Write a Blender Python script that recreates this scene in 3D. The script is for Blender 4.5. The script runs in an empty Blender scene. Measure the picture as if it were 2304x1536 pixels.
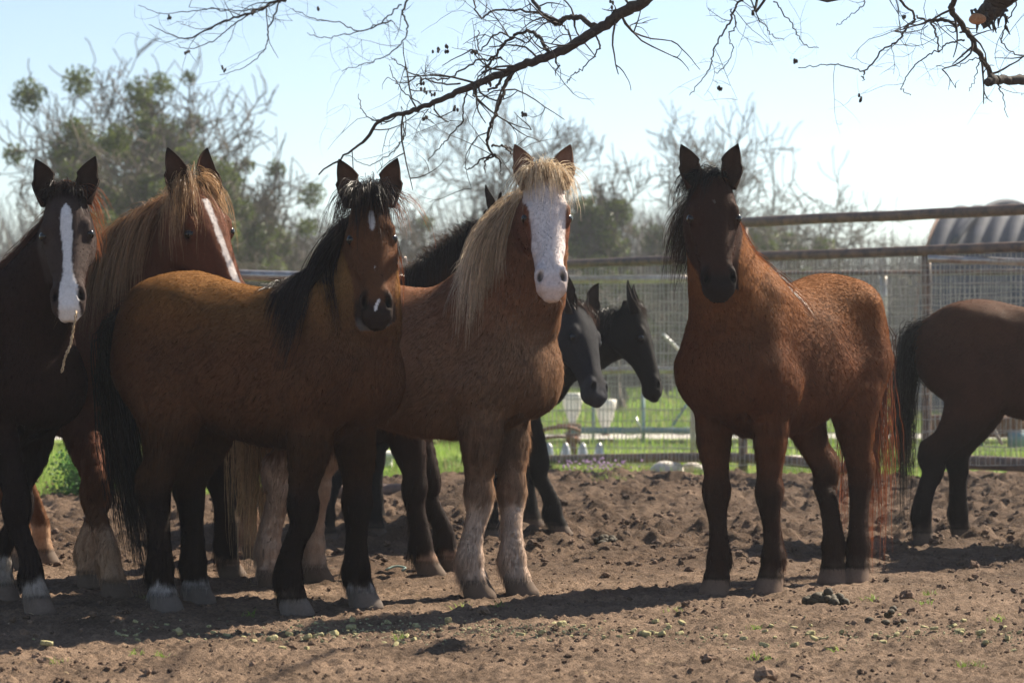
import bpy, math, random
import numpy as np
from math import radians, sin, cos, pi
from mathutils import Vector

# ------------------------------------------------------------------ camera, sky, sun, exposure
SC = bpy.context.scene
COL = SC.collection
F_PX, CX, HZ, CAM_H = 5400.0, 1152.0, 800.0, 1.1
cam_d = bpy.data.cameras.new('camera'); cam = bpy.data.objects.new('camera', cam_d); COL.objects.link(cam)
cam.location = (0, 0, CAM_H); cam.rotation_euler = (radians(90), 0, 0)
cam_d.sensor_width = 36.0; cam_d.lens = F_PX / 2304 * 36; cam_d.shift_y = (HZ - 768) / 2304
cam_d.clip_start = 0.2; cam_d.clip_end = 3000
cam_d.dof.use_dof = True; cam_d.dof.focus_distance = 10.4; cam_d.dof.aperture_fstop = 4.2
SC.camera = cam
SUN_EL, SUN_AZ = 40.0, 50.0          # azimuth measured from straight ahead (+y) towards the right (+x)
w = bpy.data.worlds.new('World'); SC.world = w; w.use_nodes = True
nt = w.node_tree; bg = nt.nodes['Background']
sky = nt.nodes.new('ShaderNodeTexSky'); sky.sky_type = 'NISHITA'; sky.sun_disc = False
sky.sun_elevation = radians(SUN_EL); sky.sun_rotation = radians(SUN_AZ)
sky.air_density = 1.0; sky.dust_density = .25; sky.ozone_density = 2.0; sky.altitude = 200
hs_ = nt.nodes.new('ShaderNodeHueSaturation'); hs_.inputs['Saturation'].default_value = .9
nt.links.new(sky.outputs[0], hs_.inputs['Color']); nt.links.new(hs_.outputs[0], bg.inputs[0]); bg.inputs[1].default_value = 0.060
sun_d = bpy.data.lights.new('sun', 'SUN'); sun_d.energy = 5.0; sun_d.angle = radians(0.55); sun_d.color = (1.0, 0.90, 0.74)
sun = bpy.data.objects.new('sun', sun_d); COL.objects.link(sun)
SV = Vector((sin(radians(SUN_AZ)) * cos(radians(SUN_EL)), cos(radians(SUN_AZ)) * cos(radians(SUN_EL)), sin(radians(SUN_EL))))
sun.rotation_euler = SV.to_track_quat('Z', 'Y').to_euler()
SC.view_settings.view_transform = 'Standard'; SC.view_settings.look = 'None'
SC.view_settings.exposure = 1.36; SC.view_settings.gamma = 1.0
SC.cycles.max_bounces = 6; SC.cycles.diffuse_bounces = 3; SC.cycles.glossy_bounces = 2
SC.cycles.transmission_bounces = 3; SC.cycles.transparent_max_bounces = 8; SC.cycles.volume_bounces = 0
SC.cycles.use_denoising = True
SC.render.engine = 'CYCLES'

# haze is built last (50)
# ------------------------------------------------------------------ helpers
def at(px, py, D):
    """world point seen at photograph pixel (px, py) at distance D"""
    return np.array([(px - CX) * D / F_PX, D, CAM_H + (HZ - py) * D / F_PX])
def gd(py):
    """distance of the flat ground seen at row py"""
    return CAM_H * F_PX / (py - HZ)
def unit(v):
    v = np.asarray(v, float); return v / max(np.linalg.norm(v), 1e-9)
def tag(o, label=None, cat=None, group=None, kind=None):
    if label: o['label'] = label
    if cat: o['category'] = cat
    if group: o['group'] = group
    if kind: o['kind'] = kind
    return o
def empty(name, loc=(0, 0, 0), label=None, cat=None, group=None, kind=None):
    o = bpy.data.objects.new(name, None); COL.objects.link(o); o.location = loc
    o.empty_display_size = 0.2
    return tag(o, label, cat, group, kind)
def np_mesh(name, V, faces, mat, parent=None, col=None, smooth=True, matidx=None):
    """faces: list of int arrays (n,3)/(n,4).  V in the parent's space (parents are unrotated empties)."""
    V = np.asarray(V, np.float32)
    if parent is not None: V = V - np.array(parent.location, np.float32)
    me = bpy.data.meshes.new(name)
    if not isinstance(faces, (list, tuple)): faces = [faces]
    faces = [np.asarray(f, np.int32) for f in faces if len(f)]
    loops = np.concatenate([f.ravel() for f in faces])
    tot = np.concatenate([np.full(len(f), f.shape[1], np.int32) for f in faces])
    start = np.concatenate([[0], np.cumsum(tot)[:-1]]).astype(np.int32)
    me.vertices.add(len(V)); me.vertices.foreach_set('co', V.ravel())
    me.loops.add(len(loops)); me.loops.foreach_set('vertex_index', loops)
    me.polygons.add(len(tot)); me.polygons.foreach_set('loop_start', start); me.polygons.foreach_set('loop_total', tot)
    for m in (mat if isinstance(mat, (list, tuple)) else [mat]): me.materials.append(m)
    if matidx is not None: me.polygons.foreach_set('material_index', np.asarray(matidx, np.int32))
    me.polygons.foreach_set('use_smooth', np.full(len(tot), bool(smooth)))
    if col is not None:
        a = me.color_attributes.new('Col', 'FLOAT_COLOR', 'POINT')
        c = np.ones((len(V), 4), np.float32); c[:, :3] = col
        a.data.foreach_set('color', c.ravel())
    me.update(calc_edges=True)
    o = bpy.data.objects.new(name, me); COL.objects.link(o)
    if parent is not None: o.parent = parent
    return o
def noise3(p, seed=0):
    """smooth value noise in -1..1 for points (n,3)"""
    p = np.asarray(p, np.float64); i = np.floor(p).astype(np.int64); f = p - i
    f = f * f * (3 - 2 * f)
    def h(a, b, c):
        n = (a * 73856093) ^ (b * 19349663) ^ (c * 83492791) ^ (seed * 2654435761)
        n = (n ^ (n >> 13)) * 1274126177 & 0x7fffffff
        n = (n ^ (n >> 16)) & 0xffff
        return n / 32767.5 - 1
    r = 0
    for dx in (0, 1):
        for dy in (0, 1):
            for dz in (0, 1):
                wgt = (f[:, 0] if dx else 1 - f[:, 0]) * (f[:, 1] if dy else 1 - f[:, 1]) * (f[:, 2] if dz else 1 - f[:, 2])
                r = r + wgt * h(i[:, 0] + dx, i[:, 1] + dy, i[:, 2] + dz)
    return r
def fbm(p, oct=4, seed=0, gain=0.5):
    p = np.asarray(p, float); a = 1.0; r = 0; t = 0
    for k in range(oct):
        r = r + a * noise3(p * 2.03 ** k + 17.3 * k, seed + k); t += a; a *= gain
    return r / t
def catmull(P, n):
    """resample polyline (k,m) with a Catmull-Rom spline to n points"""
    P = np.asarray(P, float); k = len(P)
    Q = np.vstack([2 * P[0] - P[1], P, 2 * P[-1] - P[-2]])
    t = np.linspace(0, k - 1, n); i = np.minimum(t.astype(int), k - 2); f = (t - i)[:, None]
    a, b, c, d = Q[i], Q[i + 1], Q[i + 2], Q[i + 3]
    return 0.5 * (2 * b + (c - a) * f + (2 * a - 5 * b + 4 * c - d) * f ** 2 + (3 * b - a - 3 * c + d) * f ** 3)
class MB:
    """collects simple shapes into one mesh"""
    def __init__(s): s.V = []; s.F3 = []; s.F4 = []; s.C = []; s.n = 0
    def add(s, V, f4=(), f3=(), col=None):
        V = np.asarray(V, float)
        if len(f4): s.F4.append(np.asarray(f4) + s.n)
        if len(f3): s.F3.append(np.asarray(f3) + s.n)
        s.V.append(V); s.n += len(V)
        s.C.append(np.broadcast_to(np.asarray(col if col is not None else (1, 1, 1), float), (len(V), 3)))
    def tube(s, P, R, n=8, caps=True, col=None):
        P = np.asarray(P, float); m = len(P); R = np.broadcast_to(np.asarray(R, float), (m,))
        T = np.gradient(P, axis=0); T /= np.maximum(np.linalg.norm(T, axis=1, keepdims=True), 1e-9)
        ref = np.array([0, 0, 1.0]) if abs(T[0][2]) < 0.9 else np.array([1.0, 0, 0])
        U = np.cross(T, ref); U /= np.maximum(np.linalg.norm(U, axis=1, keepdims=True), 1e-9)
        W = np.cross(T, U); a = np.arange(n) * 2 * pi / n
        V = (P[:, None] + R[:, None, None] * (U[:, None] * np.cos(a)[None, :, None] + W[:, None] * np.sin(a)[None, :, None])).reshape(-1, 3)
        i = (np.arange(m - 1)[:, None] * n + np.arange(n)[None]).ravel(); j = (np.arange(m - 1)[:, None] * n + (np.arange(n)[None] + 1) % n).ravel()
        f4 = np.stack([i, j, j + n, i + n], 1); f3 = []
        if caps:
            V = np.vstack([V, P[0], P[-1]]); b = m * n
            k = np.arange(n); k2 = (k + 1) % n
            f3 = np.vstack([np.stack([k2, k, np.full(n, b)], 1), np.stack([k + (m - 1) * n, k2 + (m - 1) * n, np.full(n, b + 1)], 1)])
        s.add(V, f4, f3, col)
    def box(s, c, d, R=None, col=None):
        v = np.array([[x, y, z] for x in (-.5, .5) for y in (-.5, .5) for z in (-.5, .5)]) * np.asarray(d, float)
        if R is not None: v = v @ np.asarray(R).T
        s.add(v + np.asarray(c, float), [[0, 1, 3, 2], [4, 6, 7, 5], [0, 4, 5, 1], [2, 3, 7, 6], [0, 2, 6, 4], [1, 5, 7, 3]], col=col)
    def blob(s, c, r, seed=0, amp=.25, n=8, col=None, freq=1.6, R=None):
        th = np.linspace(0, pi, n)[1:-1]; ph = np.arange(n + 3) * 2 * pi / (n + 3); m = n + 3
        v = np.array([[sin(t) * cos(p), sin(t) * sin(p), cos(t)] for t in th for p in ph] + [[0, 0, 1], [0, 0, -1]])
        v = v * (1 + amp * fbm(v * freq + seed * 7.7, 2, seed))[:, None] * np.asarray(r, float)
        if R is not None: v = v @ np.asarray(R).T
        f4 = []; f3 = []
        for a in range(len(th) - 1):
            for b in range(m): f4.append([a * m + b, (a + 1) * m + b, (a + 1) * m + (b + 1) % m, a * m + (b + 1) % m])
        k = len(th) * m
        for b in range(m): f3 += [[k, b, (b + 1) % m], [k + 1, (len(th) - 1) * m + (b + 1) % m, (len(th) - 1) * m + b]]
        s.add(v + np.asarray(c, float), f4, f3, col)
    def build(s, name, mat, parent=None, smooth=True):
        fs = []
        if s.F4: fs.append(np.vstack(s.F4))
        if s.F3: fs.append(np.vstack(s.F3))
        return np_mesh(name, np.vstack(s.V), fs, mat, parent, np.vstack(s.C), smooth)

# ------------------------------------------------------------------ materials
def new_mat(name):
    m = bpy.data.materials.new(name); m.use_nodes = True; t = m.node_tree
    b = t.nodes['Principled BSDF']; return m, t, b
def mat_plain(name, c, rough=.7, metal=0, noise=0, scale=20, bump=0, c2=None, spec=None, detail=4, coord='Object'):
    m, t, b = new_mat(name); L = t.links.new
    b.inputs['Roughness'].default_value = rough; b.inputs['Metallic'].default_value = metal
    if spec is not None: b.inputs['Specular IOR Level'].default_value = spec
    b.inputs['Base Color'].default_value = (*c, 1)
    tc = t.nodes.new('ShaderNodeTexCoord'); nz = t.nodes.new('ShaderNodeTexNoise')
    nz.inputs['Scale'].default_value = scale; nz.inputs['Detail'].default_value = detail; nz.inputs['Roughness'].default_value = .65
    L(tc.outputs[coord], nz.inputs['Vector'])
    if c2 is not None:
        r = t.nodes.new('ShaderNodeValToRGB'); r.color_ramp.elements[0].position = .38; r.color_ramp.elements[1].position = .64
        r.color_ramp.elements[0].color = (*c, 1); r.color_ramp.elements[1].color = (*c2, 1)
        L(nz.outputs[0], r.inputs[0]); L(r.outputs[0], b.inputs['Base Color'])
    if bump:
        bp = t.nodes.new('ShaderNodeBump'); bp.inputs['Distance'].default_value = bump; bp.inputs['Strength'].default_value = 1
        L(nz.outputs[0], bp.inputs['Height']); L(bp.outputs[0], b.inputs['Normal'])
    return m
def mat_attr(name, rough=.6, spec=.3, noise_scale=60, var=.35, bump=.0, translucent=0):
    """colour from the mesh's own colour layer, broken up with noise"""
    m, t, b = new_mat(name); L = t.links.new
    at_ = t.nodes.new('ShaderNodeAttribute'); at_.attribute_name = 'Col'
    tc = t.nodes.new('ShaderNodeTexCoord'); nz = t.nodes.new('ShaderNodeTexNoise')
    nz.inputs['Scale'].default_value = noise_scale; nz.inputs['Detail'].default_value = 3
    L(tc.outputs['Object'], nz.inputs['Vector'])
    mr = t.nodes.new('ShaderNodeMapRange'); mr.inputs[3].default_value = 1 - var; mr.inputs[4].default_value = 1 + var
    mr.inputs[1].default_value = .3; mr.inputs[2].default_value = .7
    L(nz.outputs[0], mr.inputs[0])
    mx = t.nodes.new('ShaderNodeVectorMath'); mx.operation = 'SCALE'
    L(at_.outputs['Color'], mx.inputs[0]); L(mr.outputs[0], mx.inputs[3])
    L(mx.outputs[0], b.inputs['Base Color'])
    b.inputs['Roughness'].default_value = rough; b.inputs['Specular IOR Level'].default_value = spec
    if bump:
        bp = t.nodes.new('ShaderNodeBump'); bp.inputs['Distance'].default_value = bump
        L(nz.outputs[0], bp.inputs['Height']); L(bp.outputs[0], b.inputs['Normal'])
    if translucent:
        tr = t.nodes.new('ShaderNodeBsdfTranslucent'); L(mx.outputs[0], tr.inputs[0])
        ms = t.nodes.new('ShaderNodeMixShader'); ms.inputs[0].default_value = translucent
        out = t.nodes['Material Output']
        L(b.outputs[0], ms.inputs[1]); L(tr.outputs[0], ms.inputs[2]); L(ms.outputs[0], out.inputs[0])
    return m
# ------------------------------------------------------------------ horse builder (signed-distance body, one continuous surface)
class Field:
    def __init__(s, lo, hi, h):
        s.h = h; s.lo = np.array(lo, np.float32); s.n = np.ceil((np.array(hi) - s.lo) / h).astype(int) + 1
        s.D = np.full(s.n, 0.25, np.float32)
    def sub(s, lo, hi, k):
        a = np.clip(np.floor((np.asarray(lo) - k - s.lo) / s.h).astype(int), 0, s.n); b = np.clip(np.ceil((np.asarray(hi) + k - s.lo) / s.h).astype(int) + 1, 0, s.n)
        sl = tuple(slice(x, y) for x, y in zip(a, b))
        if any(y <= x for x, y in zip(a, b)): return None, None
        g = [s.lo[i] + s.h * np.arange(a[i], b[i], dtype=np.float32) for i in range(3)]
        return sl, (g[0][:, None, None], g[1][None, :, None], g[2][None, None, :])
    def mix(s, sl, d, k):
        o = s.D[sl]; h = np.clip(k - np.abs(o - d), 0, None) / k
        s.D[sl] = np.minimum(o, d) - h * h * k * .25
    def cut(s, sl, d, k):
        o = s.D[sl]; d = -d; h = np.clip(k - np.abs(o - d), 0, None) / k
        s.D[sl] = np.maximum(o, d) + h * h * k * .25
    def seg(s, A, B, sv, wa, wb, k=.04, cut=False):
        """elliptical tapered limb from A to B; wa/wb = (half width along sv, half width across)"""
        A = np.asarray(A, float); B = np.asarray(B, float); d = B - A; L = np.linalg.norm(d)
        if L < 1e-6: return
        d /= L; sv = np.asarray(sv, float); sv = unit(sv - d * (sv @ d)); uv = np.cross(sv, d)
        m = max(max(wa), max(wb)); m += min(.3, k * max(m / min(min(wa), .2), m / min(min(wb), .2), 1) * 1.1)
        sl, g = s.sub(np.minimum(A, B) - m, np.maximum(A, B) + m, 0)
        if sl is None: return
        X, Y, Z = g[0] - A[0], g[1] - A[1], g[2] - A[2]
        t = X * d[0] + Y * d[1] + Z * d[2]; tc = np.clip(t, 0, L); rt = t - tc; f = tc / L
        rs = X * sv[0] + Y * sv[1] + Z * sv[2]; ru = X * uv[0] + Y * uv[1] + Z * uv[2]
        ws = wa[0] + (wb[0] - wa[0]) * f; wu = wa[1] + (wb[1] - wa[1]) * f; mn = np.minimum(ws, wu)
        q = np.sqrt((rs / ws) ** 2 + (ru / wu) ** 2 + (rt / mn) ** 2)
        dd = ((q - 1) * mn).astype(np.float32)
        (s.cut if cut else s.mix)(sl, dd, k)
    def chain(s, P, W, sv, k=.04, n=None):
        """P joints, W (ws,wu) per joint, splined"""
        P = np.asarray(P, float); W = np.asarray(W, float); n = n or 3 * (len(P) - 1) + 1
        Q = catmull(P, n); R = catmull(W, n); S = catmull(np.broadcast_to(np.asarray(sv, float), (len(P), 3)), n)
        for i in range(n - 1): s.seg(Q[i], Q[i + 1], S[i], R[i], R[i + 1], k if i == 0 else .012)
    def ell(s, C, axes, r, k=.03, cut=False):
        """ellipsoid with axes rows (3,3) and radii r"""
        C = np.asarray(C, float); A = np.asarray(axes, float); m = max(r) + min(.4, k * max(r) / min(r))
        sl, g = s.sub(C - m, C + m, 0)
        if sl is None: return
        X, Y, Z = g[0] - C[0], g[1] - C[1], g[2] - C[2]
        q = 0
        for i in range(3): q = q + ((X * A[i][0] + Y * A[i][1] + Z * A[i][2]) / r[i]) ** 2
        q = np.sqrt(q); dd = ((q - 1) * min(r) * (1 + .35 * (q > 1))).astype(np.float32)
        (s.cut if cut else s.mix)(sl, dd, k)
    def loft(s, O, a, n, w, sec, k=.05, e=2.4, skew=None, sc=1.0, cap=.05):
        """body of varying section: sec rows (u, vtop, vbottom, halfwidth[, skew])"""
        sec = np.array([list(r) + [0] * (5 - len(r)) for r in sec], float)
        d = catmull(sec, 60); d[:, :4] *= sc
        o = np.argsort(d[:, 0]); d = d[o]
        O = np.asarray(O, float); R = max(np.abs(d[:, 0]).max(), np.abs(d[:, 1:4]).max()) + k
        cen = []
        for u, v, x in ((d[0, 0], 0, 0), (d[-1, 0], 0, 0)):
            for vv in (d[:, 1].max(), d[:, 2].min()):
                for ww in (-d[:, 3].max(), d[:, 3].max()): cen.append(O + np.asarray(a) * u + np.asarray(n) * vv + np.asarray(w) * ww)
        cen = np.array(cen); sl, g = s.sub(cen.min(0) - k, cen.max(0) + k, 0)
        X, Y, Z = g[0] - O[0], g[1] - O[1], g[2] - O[2]
        u = X * a[0] + Y * a[1] + Z * a[2]; v = X * n[0] + Y * n[1] + Z * n[2]; y = X * w[0] + Y * w[1] + Z * w[2]
        uc = np.clip(u, d[0, 0], d[-1, 0]); fl = uc.ravel()
        T = lambda j: np.interp(fl, d[:, 0], d[:, j]).reshape(uc.shape)
        vt, vb, hw, sk = T(1), T(2), T(3), T(4); vc = (vt + vb) / 2; H = np.maximum((vt - vb) / 2, .01)
        r = (v - vc) / H; W = np.maximum(hw * (1 + sk * np.clip(r, -1, 1)), .01)
        q = (np.abs(y / W) ** e + np.abs(r) ** e + (np.abs(u - uc) / cap) ** e) ** (1 / e)
        s.mix(sl, ((q - 1) * np.minimum(H, W)).astype(np.float32), k)
    def sample(s, P):
        """distance and gradient at points"""
        q = (P - s.lo) / s.h; q = np.clip(q, 0, s.n - 1.001); i = q.astype(int); f = q - i; D = s.D
        c = [[[D[i[:, 0] + x, i[:, 1] + y, i[:, 2] + z] for z in (0, 1)] for y in (0, 1)] for x in (0, 1)]
        fx, fy, fz = f.T
        l = lambda a, b, t: a + (b - a) * t
        x0 = l(l(c[0][0][0], c[0][0][1], fz), l(c[0][1][0], c[0][1][1], fz), fy); x1 = l(l(c[1][0][0], c[1][0][1], fz), l(c[1][1][0], c[1][1][1], fz), fy)
        y0 = l(l(c[0][0][0], c[0][0][1], fz), l(c[1][0][0], c[1][0][1], fz), fx); y1 = l(l(c[0][1][0], c[0][1][1], fz), l(c[1][1][0], c[1][1][1], fz), fx)
        z0 = l(l(c[0][0][0], c[1][0][0], fx), l(c[0][1][0], c[1][1][0], fx), fy); z1 = l(l(c[0][0][1], c[1][0][1], fx), l(c[0][1][1], c[1][1][1], fx), fy)
        G = np.stack([x1 - x0, y1 - y0, z1 - z0], 1); G /= np.maximum(np.linalg.norm(G, axis=1, keepdims=True), 1e-9)
        return l(x0, x1, fx), G
    def nets(s):
        """surface nets: vertices and quads"""
        D = s.D; S = D < 0
        c = S[:-1, :-1, :-1].astype(np.int8)
        tot = sum(S[x:D.shape[0] - 1 + x, y:D.shape[1] - 1 + y, z:D.shape[2] - 1 + z].astype(np.int8) for x in (0, 1) for y in (0, 1) for z in (0, 1))
        act = (tot > 0) & (tot < 8); I = np.argwhere(act); idx = np.full(act.shape, -1, np.int32); idx[act] = np.arange(len(I))
        val = {(x, y, z): D[I[:, 0] + x, I[:, 1] + y, I[:, 2] + z] for x in (0, 1) for y in (0, 1) for z in (0, 1)}
        acc = np.zeros((len(I), 3)); cnt = np.zeros(len(I))
        for a in val:
            for ax in range(3):
                if a[ax]: continue
                b = list(a); b[ax] = 1; b = tuple(b); va, vb = val[a], val[b]
                m = (va < 0) != (vb < 0); t = np.where(m, va / np.where(m, va - vb, 1), 0)
                p = np.array(a, float)[None] + np.zeros((len(I), 1)); p[:, ax] = t
                acc += p * m[:, None]; cnt += m
        V = (I + acc / cnt[:, None]) * s.h + s.lo
        Q = []
        for ax in range(3):
            b, c2 = [(1, 2), (2, 0), (0, 1)][ax]
            s0 = [slice(1, -1)] * 3; s0[ax] = slice(0, -1); s1 = list(s0); s1[ax] = slice(1, None)
            A = S[tuple(s0)]; B = S[tuple(s1)]
            for flip, m in ((False, A & ~B), (True, ~A & B)):
                J = np.argwhere(m)
                if not len(J): continue
                for q in range(3):
                    if q != ax: J[:, q] += 1
                e = np.eye(3, dtype=int)
                k = [J, J - e[b], J - e[b] - e[c2], J - e[c2]]
                f = np.stack([idx[x[:, 0], x[:, 1], x[:, 2]] for x in k], 1)
                Q.append(f[:, ::-1] if flip else f)
        Q = np.vstack(Q)[:, ::-1]
        return V, Q[(Q >= 0).all(1)]

def vnormals(V, Q):
    n = np.cross(V[Q[:, 2]] - V[Q[:, 0]], V[Q[:, 3]] - V[Q[:, 1]]) if Q.shape[1] == 4 else np.cross(V[Q[:, 1]] - V[Q[:, 0]], V[Q[:, 2]] - V[Q[:, 0]])
    N = np.zeros_like(V)
    for j in range(Q.shape[1]): np.add.at(N, Q[:, j], n)
    return N / np.maximum(np.linalg.norm(N, axis=1, keepdims=True), 1e-12)

def ribbons(P, W, rng, col, side=None):
    """P (N,m,3) strand paths, W (m,) widths -> V, quads, colours"""
    N, m, _ = P.shape; T = np.gradient(P, axis=1)
    if side is None: side = rng.normal(size=(N, 1, 3))
    S = np.cross(T, side); S /= np.maximum(np.linalg.norm(S, axis=2, keepdims=True), 1e-9)
    w = np.asarray(W)[None, :, None] * .5
    V = np.stack([P - S * w, P + S * w], 2).reshape(-1, 3)
    b = (np.arange(N)[:, None] * m + np.arange(m - 1)[None]).ravel() * 2
    Q = np.stack([b, b + 1, b + 3, b + 2], 1)
    C = np.repeat(np.asarray(col), 2 * m, axis=0) if len(np.shape(col)) == 2 else np.repeat(np.asarray(col).reshape(-1, 3), 2, axis=0)
    return V, Q, C

def hair(F, roots, d0, length, rng, clumps, per, color, tip=None, width=.0026, steps=12, grav=.3, spread=.018, frizz=.0035, side=None, coll=.006, lenvar=.3, wind=(0, 0, 0), clump=.7, kshort=.5):
    """roots (k,3) line of roots with start directions d0 (k,3); returns mesh data in horse space"""
    k = len(roots); t = np.linspace(0, k - 1, clumps) + rng.uniform(-.5, .5, clumps) * (k - 1) / clumps; t = np.clip(t, 0, k - 1.001)
    i = t.astype(int); f = (t - i)[:, None]; i2 = np.minimum(i + 1, k - 1)
    p = roots[i] * (1 - f) + roots[i2] * f; d = d0[i] * (1 - f) + d0[i2] * f
    d = d + rng.normal(size=p.shape) * .12; d /= np.linalg.norm(d, axis=1, keepdims=True)
    L = (length if np.isscalar(length) else np.interp(t, np.linspace(0, k - 1, len(length)), length)) * (1 + rng.uniform(-lenvar, lenvar * .6, clumps))
    G = [p.copy()]; wv = np.asarray(wind, float)
    for j in range(steps - 1):
        d = d + np.array([0, 0, -1.0]) * grav + wv * .1 + rng.normal(size=p.shape) * .05; d /= np.linalg.norm(d, axis=1, keepdims=True)
        p = p + d * (L / (steps - 1))[:, None]
        if F is not None:
            inb = ((p > F.lo) & (p < F.lo + (F.n - 1) * F.h)).all(1)
            dd, g = F.sample(p); m = inb & (dd < coll)
            p = p + np.where(m[:, None], g * (coll - dd)[:, None], 0)
        G.append(p.copy())
    G = np.stack(G, 1); N = clumps * per
    gi = np.repeat(np.arange(clumps), per); tt = np.linspace(0, 1, steps)
    off = rng.normal(size=(N, 1, 3)) * spread * (1 - clump * tt[None, :, None] ** .8)
    fz = np.cumsum(rng.normal(size=(N, steps, 3)) * frizz, axis=1); fz -= fz[:, :1]
    P = G[gi] + off + fz
    short = rng.uniform(kshort, 1.0, N)                      # strands of unequal length
    ts = tt[None] * short[:, None] * (steps - 1); a = np.minimum(ts.astype(int), steps - 2); fr = (ts - a)[..., None]
    P = P[np.arange(N)[:, None], a] * (1 - fr) + P[np.arange(N)[:, None], a + 1] * fr
    if F is not None:
        q = P.reshape(-1, 3); inb = ((q > F.lo) & (q < F.lo + (F.n - 1) * F.h)).all(1); dd, g = F.sample(q); m = inb & (dd < .003)
        P = (q + np.where(m[:, None], g * (.004 - dd)[:, None], 0)).reshape(P.shape)
    c = np.asarray(color, float)[None, None] * np.ones((N, steps, 1)); tip = color if tip is None else tip
    c = c * (1 - tt[None, :, None] ** 1.5) + np.asarray(tip, float) * tt[None, :, None] ** 1.5
    c = c * np.repeat(rng.uniform(.8, 1.25, clumps), per)[:, None, None] * rng.uniform(.7, 1.35, N)[:, None, None]
    return ribbons(P, width * np.interp(tt, [0, .15, .7, 1], [.8, 1, .8, .15]), rng, c)

def sstep(x, a, b):
    t = np.clip((x - a) / (b - a), 0, 1); return t * t * (3 - 2 * t)

TORSO = [(-.80, 1.20, 1.10, .03, 0), (-.765, 1.275, .98, .13, 0), (-.68, 1.35, .88, .205, 0), (-.55, 1.415, .80, .255, -.05), (-.40, 1.43, .79, .285, -.10),
         (-.22, 1.395, .74, .30, -.12), (0, 1.355, .695, .305, -.12), (.18, 1.37, .68, .28, -.16), (.32, 1.425, .69, .25, -.30), (.43, 1.40, .73, .235, -.32),
         (.54, 1.29, .77, .22, -.2), (.61, 1.19, .80, .19, 0), (.66, 1.08, .88, .11, 0)]
HEAD = [(-.05, -.07, -.12, .04, 0), (0, -.018, -.15, .086, 0), (.06, .0, -.20, .104, .0), (.13, .008, -.228, .114, .05), (.20, .008, -.238, .115, .05),
        (.27, .004, -.215, .100, -.02), (.34, .0, -.172, .084, -.08), (.41, -.003, -.145, .073, -.1), (.48, -.005, -.132, .070, -.08), (.54, -.014, -.126, .073, 0),
        (.58, -.034, -.117, .066, 0), (.60, -.05, -.105, .045, 0)]

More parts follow.
